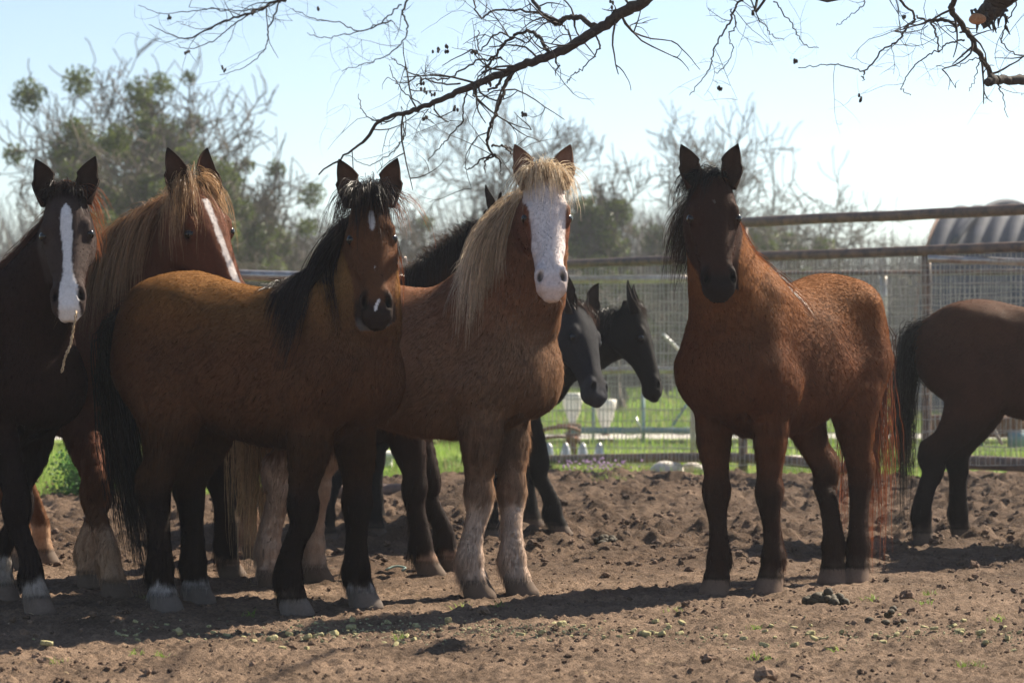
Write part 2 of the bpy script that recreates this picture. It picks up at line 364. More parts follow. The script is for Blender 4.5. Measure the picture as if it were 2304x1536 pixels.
def horse(spec):
    rng = np.random.default_rng(spec.get('seed', 1)); res = spec.get('res', .0095)
    s = spec.get('s', 1.0); kx = spec.get('kx', 1.0); psi = radians(spec['psi']); ox, oy = spec['at']
    c_, s_ = cos(psi), sin(psi); R = np.array([[c_, -s_, 0], [s_, c_, 0], [0, 0, 1.0]])
    org = np.array([ox, oy, spec.get('z', 0.0)])
    W2L = lambda p: (np.asarray(p, float) - org) @ R / s
    L2W = lambda p: (np.asarray(p) * s) @ R.T + org
    X, Y, Z = np.eye(3)
    # ---- head frame
    poll = W2L(at(*spec['poll'])); muz = W2L(at(*spec['muzzle']))
    a = unit(muz - poll); hs = np.linalg.norm(muz - poll) / .60
    face = radians(spec['face']) - psi; gl = np.array([-sin(face), cos(face), 0.0]) + np.array([0, 0, spec.get('roll', 0)])
    w = unit(gl - a * (gl @ a)); n = np.cross(a, w)
    if n @ np.array([cos(face), sin(face), .6]) < 0: n, w = -n, -w
    hk_ = spec.get('headw', 1.0); H = lambda u, v, x: poll + (a * u + n * v + w * x * hk_) * hs
    # ---- legs
    foot = {}
    dflt = {'FL': (.47 * kx, .15), 'FR': (.47 * kx, -.15), 'HL': (-.55 * kx, .14), 'HR': (-.55 * kx, -.14)}
    for k, (dx, dy) in dflt.items():
        f = spec.get(k)
        if f is None: foot[k] = np.array([dx, dy, 0.0])
        else:
            D = f[2] if len(f) > 2 else gd(f[1]); p = W2L([(f[0] - CX) * D / F_PX, D, 0]); foot[k] = np.array([p[0], p[1], 0.0])
    # ---- field
    tips = np.array([H(.62, 0, 0), H(-.08, -.1, .12), H(-.08, -.1, -.12), H(.2, -.26, 0), poll, *foot.values()])
    lo = np.minimum(tips.min(0) - .12, [-.85 * kx, -.36, -.02]); hi = np.maximum(tips.max(0) + .12, [.78 * kx, .36, 1.5]); lo[2] = -.02
    F = Field(lo, hi, res)
    fat = spec.get('fat', .89)
    F.loft((0, 0, 0), X, Z, Y, [(x * kx, t, b, h * fat, k) for x, t, b, h, k in TORSO], k=.05, e=2.15)
    # neck
    N0 = np.array([spec.get('nx', .34) * kx, 0, 1.13]); N3 = H(.09, -.122, 0)
    dn = N3 - N0; L = np.linalg.norm(dn)
    up = spec.get('neckup', .5)
    N1 = N0 + np.array([spec.get('nf', .30) * L, 0, up * .33 * L]); N2 = N3 - (n * .5 - a * .25) * L * .30 if spec.get('arch', True) else N0 + dn * .7
    P = np.array([(1 - t) ** 3 * N0 + 3 * (1 - t) ** 2 * t * N1 + 3 * (1 - t) * t * t * N2 + t ** 3 * N3 for t in np.linspace(0, 1, 9)])
    nw = np.array([spec.get('neckw', 1), 1])[None] * np.array([[.18, .26], [.18, .255], [.17, .24], [.152, .22], [.134, .198], [.119, .176], [.106, .155], [.096, .128], [.078, .090]]) * np.stack([np.ones(9), np.linspace(spec.get('neckbase', 1), 1, 9)], 1)
    crest = []; crn = []
    for i in range(8):
        t = i / 7; sv = unit(Y * (1 - t) + w * t)
        F.seg(P[i], P[i + 1], sv, nw[i], nw[i + 1], k=.07 if i < 2 else .03)
    T = np.gradient(P, axis=0)
    for i in range(9):
        t = i / 8; tt = unit(T[i]); sv = unit(Y * (1 - t) + w * t); sv = unit(sv - tt * (sv @ tt)); uu = np.cross(tt, sv)
        if uu @ np.array([-.3, 0, 1]) < 0: uu = -uu
        crest.append(P[i] + uu * (nw[i][1] - .012)); crn.append(uu)
    # head
    F.loft(poll, a, n, w, [(r[0], r[1], r[2], r[3] * hk_, r[4]) for r in HEAD], k=.03, e=2.5, sc=hs, cap=.022)
    q = hs
    AX = np.array([a, n, w])
    for sg in (1, -1):
        F.ell(H(.175, -.030, .092 * sg), AX, (.036 * q, .024 * q, .026 * q), .018)         # brow
        F.ell(H(.212, -.046, .104 * sg), AX, (.032 * q, .027 * q, .018 * q), .010)          # eyeball bulge
        F.seg(H(.245, -.075, .097 * sg), H(.38, -.06, .070 * sg), w, (.012 * q, .012 * q), (.007 * q, .010 * q), k=.02)   # facial crest
        F.ell(H(.19, -.165, .086 * sg), AX, (.085 * q, .07 * q, .036 * q), .035)            # jowl
        F.ell(H(.515, -.038, .054 * sg), AX, (.052 * q, .036 * q, .026 * q), .02)           # nostril bulge
        F.ell(H(.528, -.012, .058 * sg), np.array([unit(a + w * sg * .25), n, unit(w - a * sg * .25)]), (.028 * q, .030 * q, .0135 * q), .010, cut=True)
        F.seg(H(.608, -.092, .0), H(.545, -.102, .082 * sg), n, (.004 * q, .004 * q), (.003 * q, .004 * q), k=.008, cut=True)   # mouth
    F.ell(H(.570, -.060, 0), AX, (.034 * q, .040 * q, .062 * q), .02)
    F.ell(H(.542, -.112, 0), AX, (.046 * q, .032 * q, .054 * q), .025)
    # shoulders, haunches
    for sg, ff in ((1, 'FL'), (-1, 'FR')):
        fo = foot[ff]; dx = fo[0] - .47 * kx; dy = fo[1] - .15 * sg
        F.seg((.30 * kx, .10 * sg, 1.26), (.50 * kx, .14 * sg, .98), Y, (.085, .14), (.09, .12), k=.08)
        F.seg((.50 * kx, .14 * sg, .98), (.36 * kx, .15 * sg, .85), Y, (.08, .11), (.075, .11), k=.07)
        el = np.array([.40 * kx + dx * .12, .145 * sg + dy * .15, .86]); kn = np.array([.43 * kx + dx * .55, .145 * sg + dy * .6, .455]); fe = np.array([.425 * kx + dx * .95, .15 * sg + dy * .95, .165])
        km = (el + kn) / 2 + np.array([.005, .006 * sg, 0])
        F.chain([el + (0, 0, .06), el + (0, 0, -.04), km, kn + (0, 0, .07), kn, kn + (0, 0, -.07), (kn + fe) / 2, fe + (0, 0, .05), fe],
                [(.092, .125), (.080, .110), (.063, .086), (.047, .058), (.058, .065), (.042, .050), (.032, .043), (.036, .050), (.047, .060)], Y, k=.06, n=22)
        foot[ff + 'j'] = (el, kn, fe)
    for sg, ff in ((1, 'HL'), (-1, 'HR')):
        fo = foot[ff]; dx = fo[0] + .55 * kx; dy = fo[1] - .14 * sg
        F.seg((-.42 * kx, .13 * sg, 1.24), (-.50 * kx, .14 * sg, 1.02), Y, (.13, .21), (.115, .21), k=.08)
        st = np.array([-.36 * kx + dx * .1, .165 * sg + dy * .15, .84]); hk = np.array([-.580 * kx + dx * .60, .14 * sg + dy * .6, .53]); fe = np.array([-.575 * kx + dx * .95, .14 * sg + dy * .95, .175])
        F.chain([(-.50 * kx, .14 * sg, 1.05), st + (-.05, -.01 * sg, .05), st * .6 + hk * .4 + (-.0, 0, .02), st * .25 + hk * .75 + (.01, 0, 0), hk, hk + (.015, 0, -.09), (hk + fe) / 2 + (.008, 0, 0), fe + (0, 0, .05), fe],
                [(.12, .22), (.11, .18), (.080, .125), (.055, .080), (.054, .080), (.045, .062), (.037, .049), (.040, .052), (.048, .058)], Y, k=.06, n=24)
        F.seg(hk + (-.028, 0, .045), hk + (-.012, 0, -.05), Y, (.024, .026), (.03, .026), k=.03)   # point of hock
        foot[ff + 'j'] = (st, hk, fe)
    # muscle relief: hollows and ridges
    for sg in (1, -1):
        F.ell((-.27 * kx, .30 * sg * fat, 1.20), np.eye(3), (.13, .04, .15), .05, cut=True)                      # flank hollow
        F.seg((.20 * kx, .30 * sg, 1.24), (.27 * kx, .283 * sg, .84), Y, (.018, .03), (.022, .03), k=.06, cut=True)        # behind the shoulder
        F.seg((.40 * kx, .155 * sg, 1.30), (.545 * kx, .185 * sg, 1.0), Y, (.035, .05), (.045, .05), k=.05)           # shoulder blade
        F.seg((.50 * kx, .20 * sg, 1.0), (.33 * kx, .205 * sg, .90), Y, (.045, .07), (.04, .06), k=.05)              # triceps
        F.ell((.63 * kx, .085 * sg, .96), np.eye(3), (.055, .10, .14), .07)                                            # breast lobes
        pass
        F.seg((.62 * kx, .115 * sg, .90), (.50 * kx, .07 * sg, .78), Y, (.012, .02), (.014, .02), k=.03, cut=True)            # fold between breast and forearm
    for ff in ('FL', 'FR', 'HL', 'HR'):
        fo = foot[ff]; fe = foot[ff + 'j'][2]; out = unit(np.array([fo[0] - fe[0] + .03, (fo[1] - fe[1]) * .5, 0]))
        co = np.array([fe[0] * .25 + fo[0] * .75, fe[1] * .25 + fo[1] * .75, .078])
        F.seg(fe, co, Y, (.044, .048), (.050, .054), k=.02)
        sv = unit(np.cross(Z, out))
        F.seg(co - out * .012, np.array([fo[0], fo[1], .0]) + out * .012, sv, (.054, .056), (.066, .073), k=.006)
        F.ell(fe + np.array([-.028, 0, -.02]), np.eye(3), (.03, .032, .045), .03)      # fetlock tuft
    zz = F.lo[2] + F.h * np.arange(F.n[2]); F.D = np.maximum(F.D, (-zz).astype(np.float32)[None, None, :] + .001)
    # fatty ripples so the coat does not look turned on a lathe
    V, Q = F.nets()
    Vn = vnormals(V, Q)
    V = V + Vn * (fbm(V * 7, 3, 3) * .006)[:, None] * sstep(V[:, 2], .3, .8)[:, None]
    Vn = vnormals(V, Q)

    # ---- colours
    def headc(P): d = P - poll; return np.stack([d @ a, d @ n, d @ w / hk_], 1) / hs
    feet = np.array([foot[k][:2] for k in ('FL', 'FR', 'HL', 'HR')]); fet = np.array([foot[k + 'j'][2][:2] for k in ('FL', 'FR', 'HL', 'HR')])
    HD = np.array([r[:4] for r in HEAD]); HD[8:, 2] -= .035; HD = np.vstack([HD, [.64, -.05, -.15, .05]])
    inhead = lambda h: sstep(h[:, 0], -.03, .05) * sstep(np.interp(h[:, 0], HD[:, 0], HD[:, 3]) + .045 - np.abs(h[:, 2]), 0, .015) * np.where(h[:, 0] > .50, ((h[:, 0] - .50) / .128) ** 2 + ((h[:, 1] + .078) / .086) ** 2 < 1, True) * (h[:, 1] < .06) * sstep(h[:, 1] - np.interp(h[:, 0], HD[:, 0], HD[:, 2]), -.05, -.03)
    coat_f = spec['coat']
    def coat(P, N=None):
        h = headc(P); ih = inhead(h); leg = np.argmin(((P[:, None, :2] - fet[None]) ** 2).sum(2), 1)
        nz = fbm(P * 7, 3, 11); nf = fbm(P * 28, 2, 12)
        c = coat_f(P, h, ih, leg, nz, nf)
        hoof = (P[:, 2] < .075 + .006 * nf) & (P[:, 2] < .3)
        c = np.where(hoof[:, None], np.array(spec.get('hoof', (.10, .075, .06))) * (1 + .3 * nf[:, None]), c)
        mud = sstep(-P[:, 2] + .06 * nz + .03 * nf, -.13, -.05)[:, None] * .55; c = c * (1 - mud) + np.array([.14, .10, .075]) * mud
        ring = np.exp(-((P[:, 2] - .082) / .007) ** 2)[:, None] * (P[:, 2] < .12)[:, None]; c = c * (1 - .55 * ring)
        # nostril hollows deepened with painted shade; dark skin round the eyes
        for sg in (1, -1):
            m = np.exp(-(((h[:, 0] - .528) / .025) ** 2 + ((h[:, 1] + .028) / .024) ** 2 + ((h[:, 2] - .058 * sg) / .013) ** 2))
            c = c * (1 - .85 * np.clip(m * 1.5, 0, 1))[:, None]
            m = np.exp(-(((h[:, 0] - .210) / .024) ** 2 + ((h[:, 1] + .052) / .020) ** 2 + ((h[:, 2] - .115 * sg) / .022) ** 2))
            c = c * (1 - .75 * np.clip(m * 1.4, 0, 1))[:, None]
        return c, hoof, ih, h
    coat0 = coat
    def coat(P):
        c, hf_, i_h, h = coat0(P); m = np.exp(-(((P - H(-.03, -.08, 0)) / (.085 * hs)) ** 2).sum(1) ** 2)
        return c * (1 - m[:, None]) + np.asarray(spec.get('manec', BLACK)) * m[:, None], hf_, i_h, h
    Cv, hoofm, ih, hh = coat(V)
    root = empty(spec['name'], tuple(org), spec['label'], 'horse', 'herd of horses standing in the dirt pen')
    # ---- ears (leaf-shaped cups rooted in the poll)
    EV, EQ, EC = [], [], []; nb = 0
    ec = spec.get('ears', [(.36, .10, 0), (.36, .10, 0)])    # (outward lean, forward lean, twist) left / right
    for sg, (lean, fw, tw) in zip((1, -1), ec):
        base = H(.045, -.055, .084 * sg / hk_ ** .6); d = unit(-a * .75 + w * sg * lean + n * fw + Z * .55); op = unit(n * cos(tw) + w * sg * sin(tw)); op = unit(op - d * (op @ d)); si = np.cross(d, op)
        m, kk = 15, 13; le = spec.get('ear', .222) * hs
        tt = np.linspace(0, 1, m); wd = np.interp(tt, [0, .12, .35, .55, .75, .9, 1], [.033, .041, .052, .051, .037, .019, .002]) * hs
        cup = np.interp(tt, [0, .2, .5, 1], [2.7, 2.0, 1.35, .9])       # opening angle of the cup
        for layer in (0, 1):
            ph = np.linspace(-1, 1, kk)
            for i, t in enumerate(tt):
                th = ph * cup[i]; r = wd[i] / max(sin(min(cup[i], pi / 2)), .3) * (1 - .10 * layer)
                bend = -si * sg * np.sin(t * 2.6) * .022 * hs * (1 if t > .5 else .5) - op * .03 * hs * (t - .3) ** 2
                cpt = base + d * le * t + bend
                EV.append(cpt + si[None] * (np.sin(th) * r)[:, None] - op[None] * (np.cos(th) * r - r * .4 - .004 * layer)[:, None])
                rim = np.clip(np.abs(ph) * 1.6 - .9, 0, 1)[:, None]; tipd = sstep(t, .75, 1.0)
                o = np.array(spec['ear_out']); inn = np.array(spec['ear_in']); ed = np.array(spec.get('ear_edge', (.015, .01, .008)))
                cc = (inn if layer else o)[None] * (1 - rim * .7) + ed * rim * .7; cc = cc * (1 - tipd) + ed * tipd; EC.append(cc)
            g = np.arange(m - 1)[:, None] * kk + np.arange(kk - 1)[None]; g = g.ravel() + nb
            f = np.stack([g, g + 1, g + kk + 1, g + kk], 1); EQ.append(f if layer == 0 else f[:, ::-1])
            nb += m * kk
        b0 = nb - 2 * m * kk; r0 = [b0 + i * kk for i in range(m)]; r1 = [b0 + m * kk + i * kk for i in range(m)]
        for A_, B_ in ((r0, r1), ([x + kk - 1 for x in r1], [x + kk - 1 for x in r0])):
            EQ.append(np.array([[A_[i + 1], A_[i], B_[i], B_[i + 1]] for i in range(m - 1)]))
    EV = np.vstack(EV); EC = np.vstack(EC); EQ = np.vstack(EQ) + len(V)
    # ---- short coat: fine hairs standing off the skin
    nf_ = int(spec.get('fur', 90000) * 1.4); Cv = np.where(hoofm[:, None], Cv, Cv * 1.1)
    VV = np.vstack([V, EV]); QQ = np.vstack([Q, EQ]); NN = np.vstack([Vn, vnormals(EV, EQ - len(V))])
    Vw = L2W(VV); view = np.array([0, 0, CAM_H]) - Vw; view /= np.linalg.norm(view, axis=1, keepdims=True)
    fi = rng.integers(0, len(Q), nf_); bw = rng.dirichlet((1, 1, 1, 1), nf_)[..., None]
    P0 = (V[Q[fi]] * bw).sum(1); Nn = (Vn[Q[fi]] * bw).sum(1)
    Cf, hf, ihf, hhf = coat(P0)
    keep = ~hf & (P0[:, 2] > .07) & ~((ihf > .5) & (hhf[:, 0] > .50) & (rng.uniform(size=nf_) < .8)); P0, Nn, Cf, ihf, hhf = P0[keep], Nn[keep], Cf[keep], ihf[keep], hhf[keep]; M = len(P0)
    flow = np.tile([-.75, 0, -.65], (M, 1)); fwdm = sstep(P0[:, 0], .25 * kx, .5 * kx)[:, None]; flow = flow * (1 - fwdm) + np.array([-.3, 0, -1]) * fwdm
    low = sstep(-P0[:, 2], -.85, -.7)[:, None]; flow = flow * (1 - low) + np.array([-.15, 0, -1.0]) * low
    flow = flow * (1 - ihf[:, None]) + (a + w * np.sign(hhf[:, 2:3]) * .25 - n * .2) * ihf[:, None]
    flow = flow + np.stack([fbm(P0 * 13, 2, 31), fbm(P0 * 13, 2, 32), fbm(P0 * 13, 2, 33)], 1) * spec.get('shag', .26) * (1 - .6 * ihf[:, None])
    flow = flow - Nn * (flow * Nn).sum(1, keepdims=True); flow /= np.maximum(np.linalg.norm(flow, axis=1, keepdims=True), 1e-6)
    ln = spec.get('furlen', .024) * rng.uniform(.5, 1.2, M) * (1 + .9 * sstep(-P0[:, 2], -.80, -.70) * (P0[:, 2] > .62) + .3 * low[:, 0]) * (1 - .74 * ihf) * (1 + .35 * sstep(Nn[:, 2], .45, .9))
    tuft = np.zeros(M)
    for k in ('FL', 'FR', 'HL', 'HR'):
        fe = foot[k + 'j'][2]; tuft = np.maximum(tuft, np.exp(-(((P0 - fe - [-.05, 0, -.03]) / [.05, .07, .06]) ** 2).sum(1)))
        kn = foot[k + 'j'][1]; tuft = np.maximum(tuft, .45 * np.exp(-(((P0 - (kn + fe) / 2 - [-.04, 0, 0]) / [.035, .05, .17]) ** 2).sum(1)) * spec.get('feather', 1))
    ln = ln * (1 + tuft * 2.2 * spec.get('feather', 1))
    ln = ln * (1 + 1.3 * (ihf > .5) * sstep(-hhf[:, 1], .16, .22))          # beard under the jaw
    dr = flow + Nn * rng.uniform(.05, .20, (M, 1)) * (1 + 1.2 * sstep(Nn[:, 2], .5, .9))[:, None] + rng.normal(size=(M, 3)) * .15; dr /= np.linalg.norm(dr, axis=1, keepdims=True)
    sd = np.cross(dr, rng.normal(size=(M, 3)) * .5 + Nn); sd /= np.maximum(np.linalg.norm(sd, axis=1, keepdims=True), 1e-6)
    hwid = spec.get('furw', .0011)
    A0 = P0 - Nn * .001; tip = A0 + dr * ln[:, None] - Nn * 0.0 + np.array([0, 0, -1]) * (ln * .15)[:, None]
    FV = np.stack([A0 - sd * hwid, A0 + sd * hwid, tip], 1).reshape(-1, 3)
    FT = np.arange(3 * M).reshape(M, 3) + len(VV)
    fc = Cf * rng.uniform(.85, 1.18, (M, 1)) * (1 + .08 * fbm(P0 * 30, 1, 5))[:, None]
    ac = P0[:, 0] * .65 - P0[:, 2] * .75; al = P0[:, 0] * .75 + P0[:, 2] * .65; fc = fc * (1 + (.17 * fbm(np.stack([ac * 75, P0[:, 1] * 30, al * 9], 1), 2, 91) + .08 * fbm(P0 * 5, 2, 92)) * (1 - .6 * ihf))[:, None]
    wf = spec.get('roan', 0)
    if wf: pm = sstep(fbm(P0 * 11 * np.array([1, 1, 2.2]), 2, 77), -.15, .4) * (1 - ihf) * sstep(P0[:, 2], .72, .9); fc = np.where((rng.uniform(size=M) < wf * pm)[:, None], np.array([.30, .21, .155]), fc)
    FC = np.repeat(fc, 3, axis=0); FC[2::3] *= 1.28; FC[0::3] *= .97; FC[1::3] *= .97  # tips coloured lighter to imitate the backlit rim
    allV = L2W(np.vstack([VV, FV])); allC = np.vstack([Cv, EC, FC])
    mi = np.concatenate([np.zeros(len(QQ), int), np.ones(M, int)])
    bo = np_mesh('body', allV, [QQ, FT], [M_COAT, M_FUR], root, np.clip(allC, 0, 1), True, mi)
    cn_ = np.zeros((len(allV), 3), np.float32); cn_[len(VV):] = np.repeat(unit_rows(Nn + dr * .22 + rng.normal(size=Nn.shape) * .06) @ R.T, 3, axis=0); cn_[:len(VV)] = NN @ R.T
    bo.data.normals_split_custom_set_from_vertices(cn_)
    # ---- eyes
    for sg in (1, -1):
        m = MB(); th = np.linspace(0, pi, 9); ph = np.arange(14) * 2 * pi / 14
        V_ = np.array([[sin(t) * cos(p), sin(t) * sin(p), cos(t)] for t in th for p in ph]) * .0240 * hs
        g = [[i * 14 + j, (i + 1) * 14 + j, (i + 1) * 14 + (j + 1) % 14, i * 14 + (j + 1) % 14] for i in range(8) for j in range(14)]
        m.add(L2W(V_ + H(.212, -.043, .1040 * sg)), g); m.build('eye', M_EYE, root)
    # ---- mane
    pts = lambda L_: np.asarray(L_)
    cr = catmull(np.array(crest), 40); cn = catmull(np.array(crn), 40)
    for _ in range(40):
        m_ = F.sample(cr)[0] < -.006; cr[m_] += cn[m_] * .01
    wsd = np.array([unit(Y * (1 - t) + w * t) for t in np.linspace(0, 1, 40)])
    def mane(name, side, i0, i1, length, clumps, per, color, tip=None, **kw):
        d0 = unit_rows(cn[i0:i1] * kw.pop('lift', .45) + wsd[i0:i1] * side)
        v, q_, c = hair(F, cr[i0:i1] - cn[i0:i1] * .004, d0, length, rng, clumps, per, color, tip, **kw)
        np_mesh(name, L2W(v), [q_], M_HAIR, root, np.clip(c, 0, 1))
    for ms in spec.get('mane', []): mane('mane', **ms)
    for fl in spec.get('forelock', []):
        r = np.array([H(-.045 + .03 * abs(x), -.055, x * .068) for x in np.linspace(-1, 1, 7)])
        dd = np.array([unit(n * fl.get('push', .9) - a * .35 + w * (x * .28 + fl.get('side', 0))) for x in np.linspace(-1, 1, 7)])
        v, q_, c = hair(F, r, dd, fl['length'], rng, fl['clumps'], fl['per'], fl['color'], fl.get('tip'), width=.0020, grav=fl.get('grav', .4), spread=.013, frizz=.0035, wind=W2Ldir(fl.get('wind', (0, 0, 0)), R), lenvar=.55, kshort=.3, clump=.8)
        np_mesh('forelock', L2W(v), [q_], M_HAIR, root, np.clip(c, 0, 1))
    # ---- tail
    tl = spec.get('tail')
    if tl:
        r = np.array([[-.725 * kx - .008 * i, x, 1.24 - .04 * i] for i in range(5) for x in (-.02, .02)])
        dd = unit_rows(np.tile([-.35, 0, -.8], (10, 1)) + rng.normal(size=(10, 3)) * .1)
        v, q_, c = hair(F, r, dd, tl['length'], rng, tl.get('clumps', 50), tl.get('per', 16), tl['color'], tl.get('tip'), width=.004, steps=16, grav=tl.get('grav', .5), spread=tl.get('spread', .020), frizz=.005, coll=.010, lenvar=.3, wind=W2Ldir(tl.get('wind', (0, 0, 0)), R), clump=.3)
        np_mesh('tail', L2W(v), [q_], M_HAIR, root, np.clip(c, 0, 1))
    # ---- whiskers
    if spec.get('whiskers', True):
        N = 26; u = rng.uniform(.50, .60, N); x = rng.uniform(-1, 1, N); vv = rng.uniform(-.135, -.07, N)
        r = np.array([H(u[i], vv[i], x[i] * .05) for i in range(N)]); dd = unit_rows(a[None] * .5 + w[None] * x[:, None] - n[None] * .4 + rng.normal(size=(N, 3)) * .2 + Z * -.3)
        tt = np.linspace(0, 1, 5); P_ = r[:, None] + dd[:, None] * (tt[None, :, None] * rng.uniform(.02, .05, N)[:, None, None]) + np.array([0, 0, -1]) * (tt[None, :, None] ** 2 * .02)
        v, q_, c = ribbons(P_, np.array([.001, .0009, .0008, .0006, .0003]), rng, np.tile(spec.get('whisker', (.14, .10, .07)), (N, 1)))
        np_mesh('whiskers', L2W(v), [q_], M_HAIR, root, c)
    return root
def unit_rows(v): return v / np.maximum(np.linalg.norm(v, axis=1, keepdims=True), 1e-9)
def W2Ldir(v, R): return np.asarray(v, float) @ R

M_COAT = mat_attr('coat skin', .8, .08, 90, .10, 0)
M_FUR = mat_attr('coat hair', .6, .07, 40, .12, 0, .58)
M_HAIR = mat_attr('long hair', .42, .25, 40, .2, 0, .42)
M_EYE = mat_plain('eye', (.006, .004, .003), .12, spec=.45)
# ------------------------------------------------------------------ ground, pasture, path
RN = np.random.default_rng(77)
def ground_z(x, y):
    """height of the pen's dirt and the pasture behind it"""
    x = np.asarray(x, float); y = np.asarray(y, float); p = np.stack([x, y, np.zeros_like(x)], -1).reshape(-1, 3)
    berm = np.exp(-((y - 18.6) / 2.1) ** 2) * sstep(x, -1.6, .3) * (.09 + .04 * np.sin(x * 1.3 + 1))
    z = berm.ravel() * (1 + .5 * fbm(p * .8, 2, 3))
    rough = (.35 + .65 * sstep(y, 11.6, 13.5) * sstep(-y, -23, -20.5)).ravel()
    z = z + fbm(p * .7, 2, 5) * .014 * sstep(y, 11, 14).ravel()
    z = z + rough * (np.abs(fbm(p * 3.3, 3, 6)) * .10 - .03) * sstep(y, 11.2, 14).ravel()
    z = z + rough * np.abs(fbm(p * 11, 3, 26)) * .05 * sstep(y, 11.6, 14.5).ravel()
    z = z + rough * np.maximum(fbm(p * 7.5, 3, 16) - .02, 0) * .085 * sstep(y, 11.6, 14.5).ravel()
    z = z + np.maximum(fbm(p * 20, 3, 17), 0) * .020
    z = z + fbm(p * 6.0, 3, 7) * .012 * rough + np.abs(fbm(p * 15, 3, 8)) * .022 * rough + np.maximum(fbm(p * 42, 2, 9) - .02, 0) * .026
    return z.reshape(x.shape)
def dirt_mat(tint=0.0):
    m, t, b = new_mat('churned dirt'); L = t.links.new; N = t.nodes.new
    tc = N('ShaderNodeTexCoord'); n1 = N('ShaderNodeTexNoise'); n1.inputs['Scale'].default_value = 2.2; n1.inputs['Detail'].default_value = 6; n1.inputs['Roughness'].default_value = .7
    L(tc.outputs['Object'], n1.inputs['Vector'])
    r = N('ShaderNodeValToRGB'); e = r.color_ramp.elements
    e[0].position = .36; e[0].color = (.118, .084, .062, 1); e[1].position = .66; e[1].color = (.26, .19, .142, 1)
    L(n1.outputs[0], r.inputs[0])
    n2 = N('ShaderNodeTexNoise'); n2.inputs['Scale'].default_value = 55; n2.inputs['Detail'].default_value = 5; n2.inputs['Roughness'].default_value = .75
    L(tc.outputs['Object'], n2.inputs['Vector'])
    r2 = N('ShaderNodeValToRGB'); e = r2.color_ramp.elements; e[0].position = .33; e[0].color = (.55, .52, .5, 1); e[1].position = .72; e[1].color = (1.35, 1.28, 1.2, 1)
    L(n2.outputs[0], r2.inputs[0])
    mx = N('ShaderNodeMix'); mx.data_type = 'RGBA'; mx.blend_type = 'MULTIPLY'; mx.inputs[0].default_value = 1
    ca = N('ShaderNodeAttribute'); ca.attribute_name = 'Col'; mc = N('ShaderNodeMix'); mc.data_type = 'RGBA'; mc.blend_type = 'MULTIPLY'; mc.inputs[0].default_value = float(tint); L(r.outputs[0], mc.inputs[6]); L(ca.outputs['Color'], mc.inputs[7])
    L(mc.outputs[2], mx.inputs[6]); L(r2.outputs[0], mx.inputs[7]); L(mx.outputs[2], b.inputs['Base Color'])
    b.inputs['Roughness'].default_value = .95; b.inputs['Specular IOR Level'].default_value = .15
    n3 = N('ShaderNodeTexNoise'); n3.inputs['Scale'].default_value = 14; n3.inputs['Detail'].default_value = 6; n3.inputs['Roughness'].default_value = .8; L(tc.outputs['Object'], n3.inputs['Vector'])
    b0_ = N('ShaderNodeBump'); b0_.inputs['Distance'].default_value = .035; L(n3.outputs[0], b0_.inputs['Height'])
    bp = N('ShaderNodeBump'); bp.inputs['Distance'].default_value = .014; bp.inputs['Strength'].default_value = 1.0
    L(b0_.outputs[0], bp.inputs['Normal']); L(n2.outputs[0], bp.inputs['Height']); L(bp.outputs[0], b.inputs['Normal'])
    return m
M_DIRT = dirt_mat()
rows = [7.0]
while rows[-1] < 26: rows.append(rows[-1] * 1.0017 + .001)
rows = np.array(rows); cols = np.concatenate([-np.geomspace(1.4, .262, 26)[:-1], np.arange(-.26, .2601, .00175), np.geomspace(.262, 1.4, 26)[1:]])
XX = rows[:, None] * cols[None]; YY = np.broadcast_to(rows[:, None], XX.shape)
edge = 21.7 + .5 * np.sin(XX * 1.7) + .3 * np.sin(XX * 4.1 + 2) - 3.2 * sstep(-XX, .8, 2.6)
ZZ = ground_z(XX, YY) * (1 - sstep(YY, edge - .2, edge + .6) * .9) - sstep(YY, edge, edge + .8) * .05
nr, nc = XX.shape; i_ = (np.arange(nr - 1)[:, None] * nc + np.arange(nc - 1)[None]).ravel()
pg = np.stack([XX, YY, XX * 0], -1).reshape(-1, 3); back_dark = sstep(YY.ravel() + fbm(pg * .9, 3, 51) * 1.4, 11.3, 13.2) * (.75 + .5 * fbm(pg * 2.2, 3, 52)); back_dark = np.clip(back_dark, 0, 1)[:, None]  # dirt colour goes darker from mid-pen back, lighter in front
gd_o = np_mesh('ground', np.stack([XX, YY, ZZ], -1).reshape(-1, 3), [np.stack([i_, i_ + 1, i_ + nc + 1, i_ + nc], 1)], dirt_mat(1.0), None, np.array([1.25, 1.22, 1.17]) * (1 - back_dark) + np.array([.62, .56, .51]) * back_dark)
tag(gd_o, kind='structure')
# dirt below and around the pen, a sheet out to the horizon
np_mesh('ground', [[-600, -60, -.16], [600, -60, -.16], [600, 1500, -.16], [-600, 1500, -.16]], [np.array([[0, 1, 2, 3]])], M_DIRT)['kind'] = 'structure'
np_mesh('ground', [[-40, -20, .006], [40, -20, .006], [40, 7.12, .006], [-40, 7.12, .006]], [np.array([[0, 1, 2, 3]])], M_DIRT)['kind'] = 'structure'

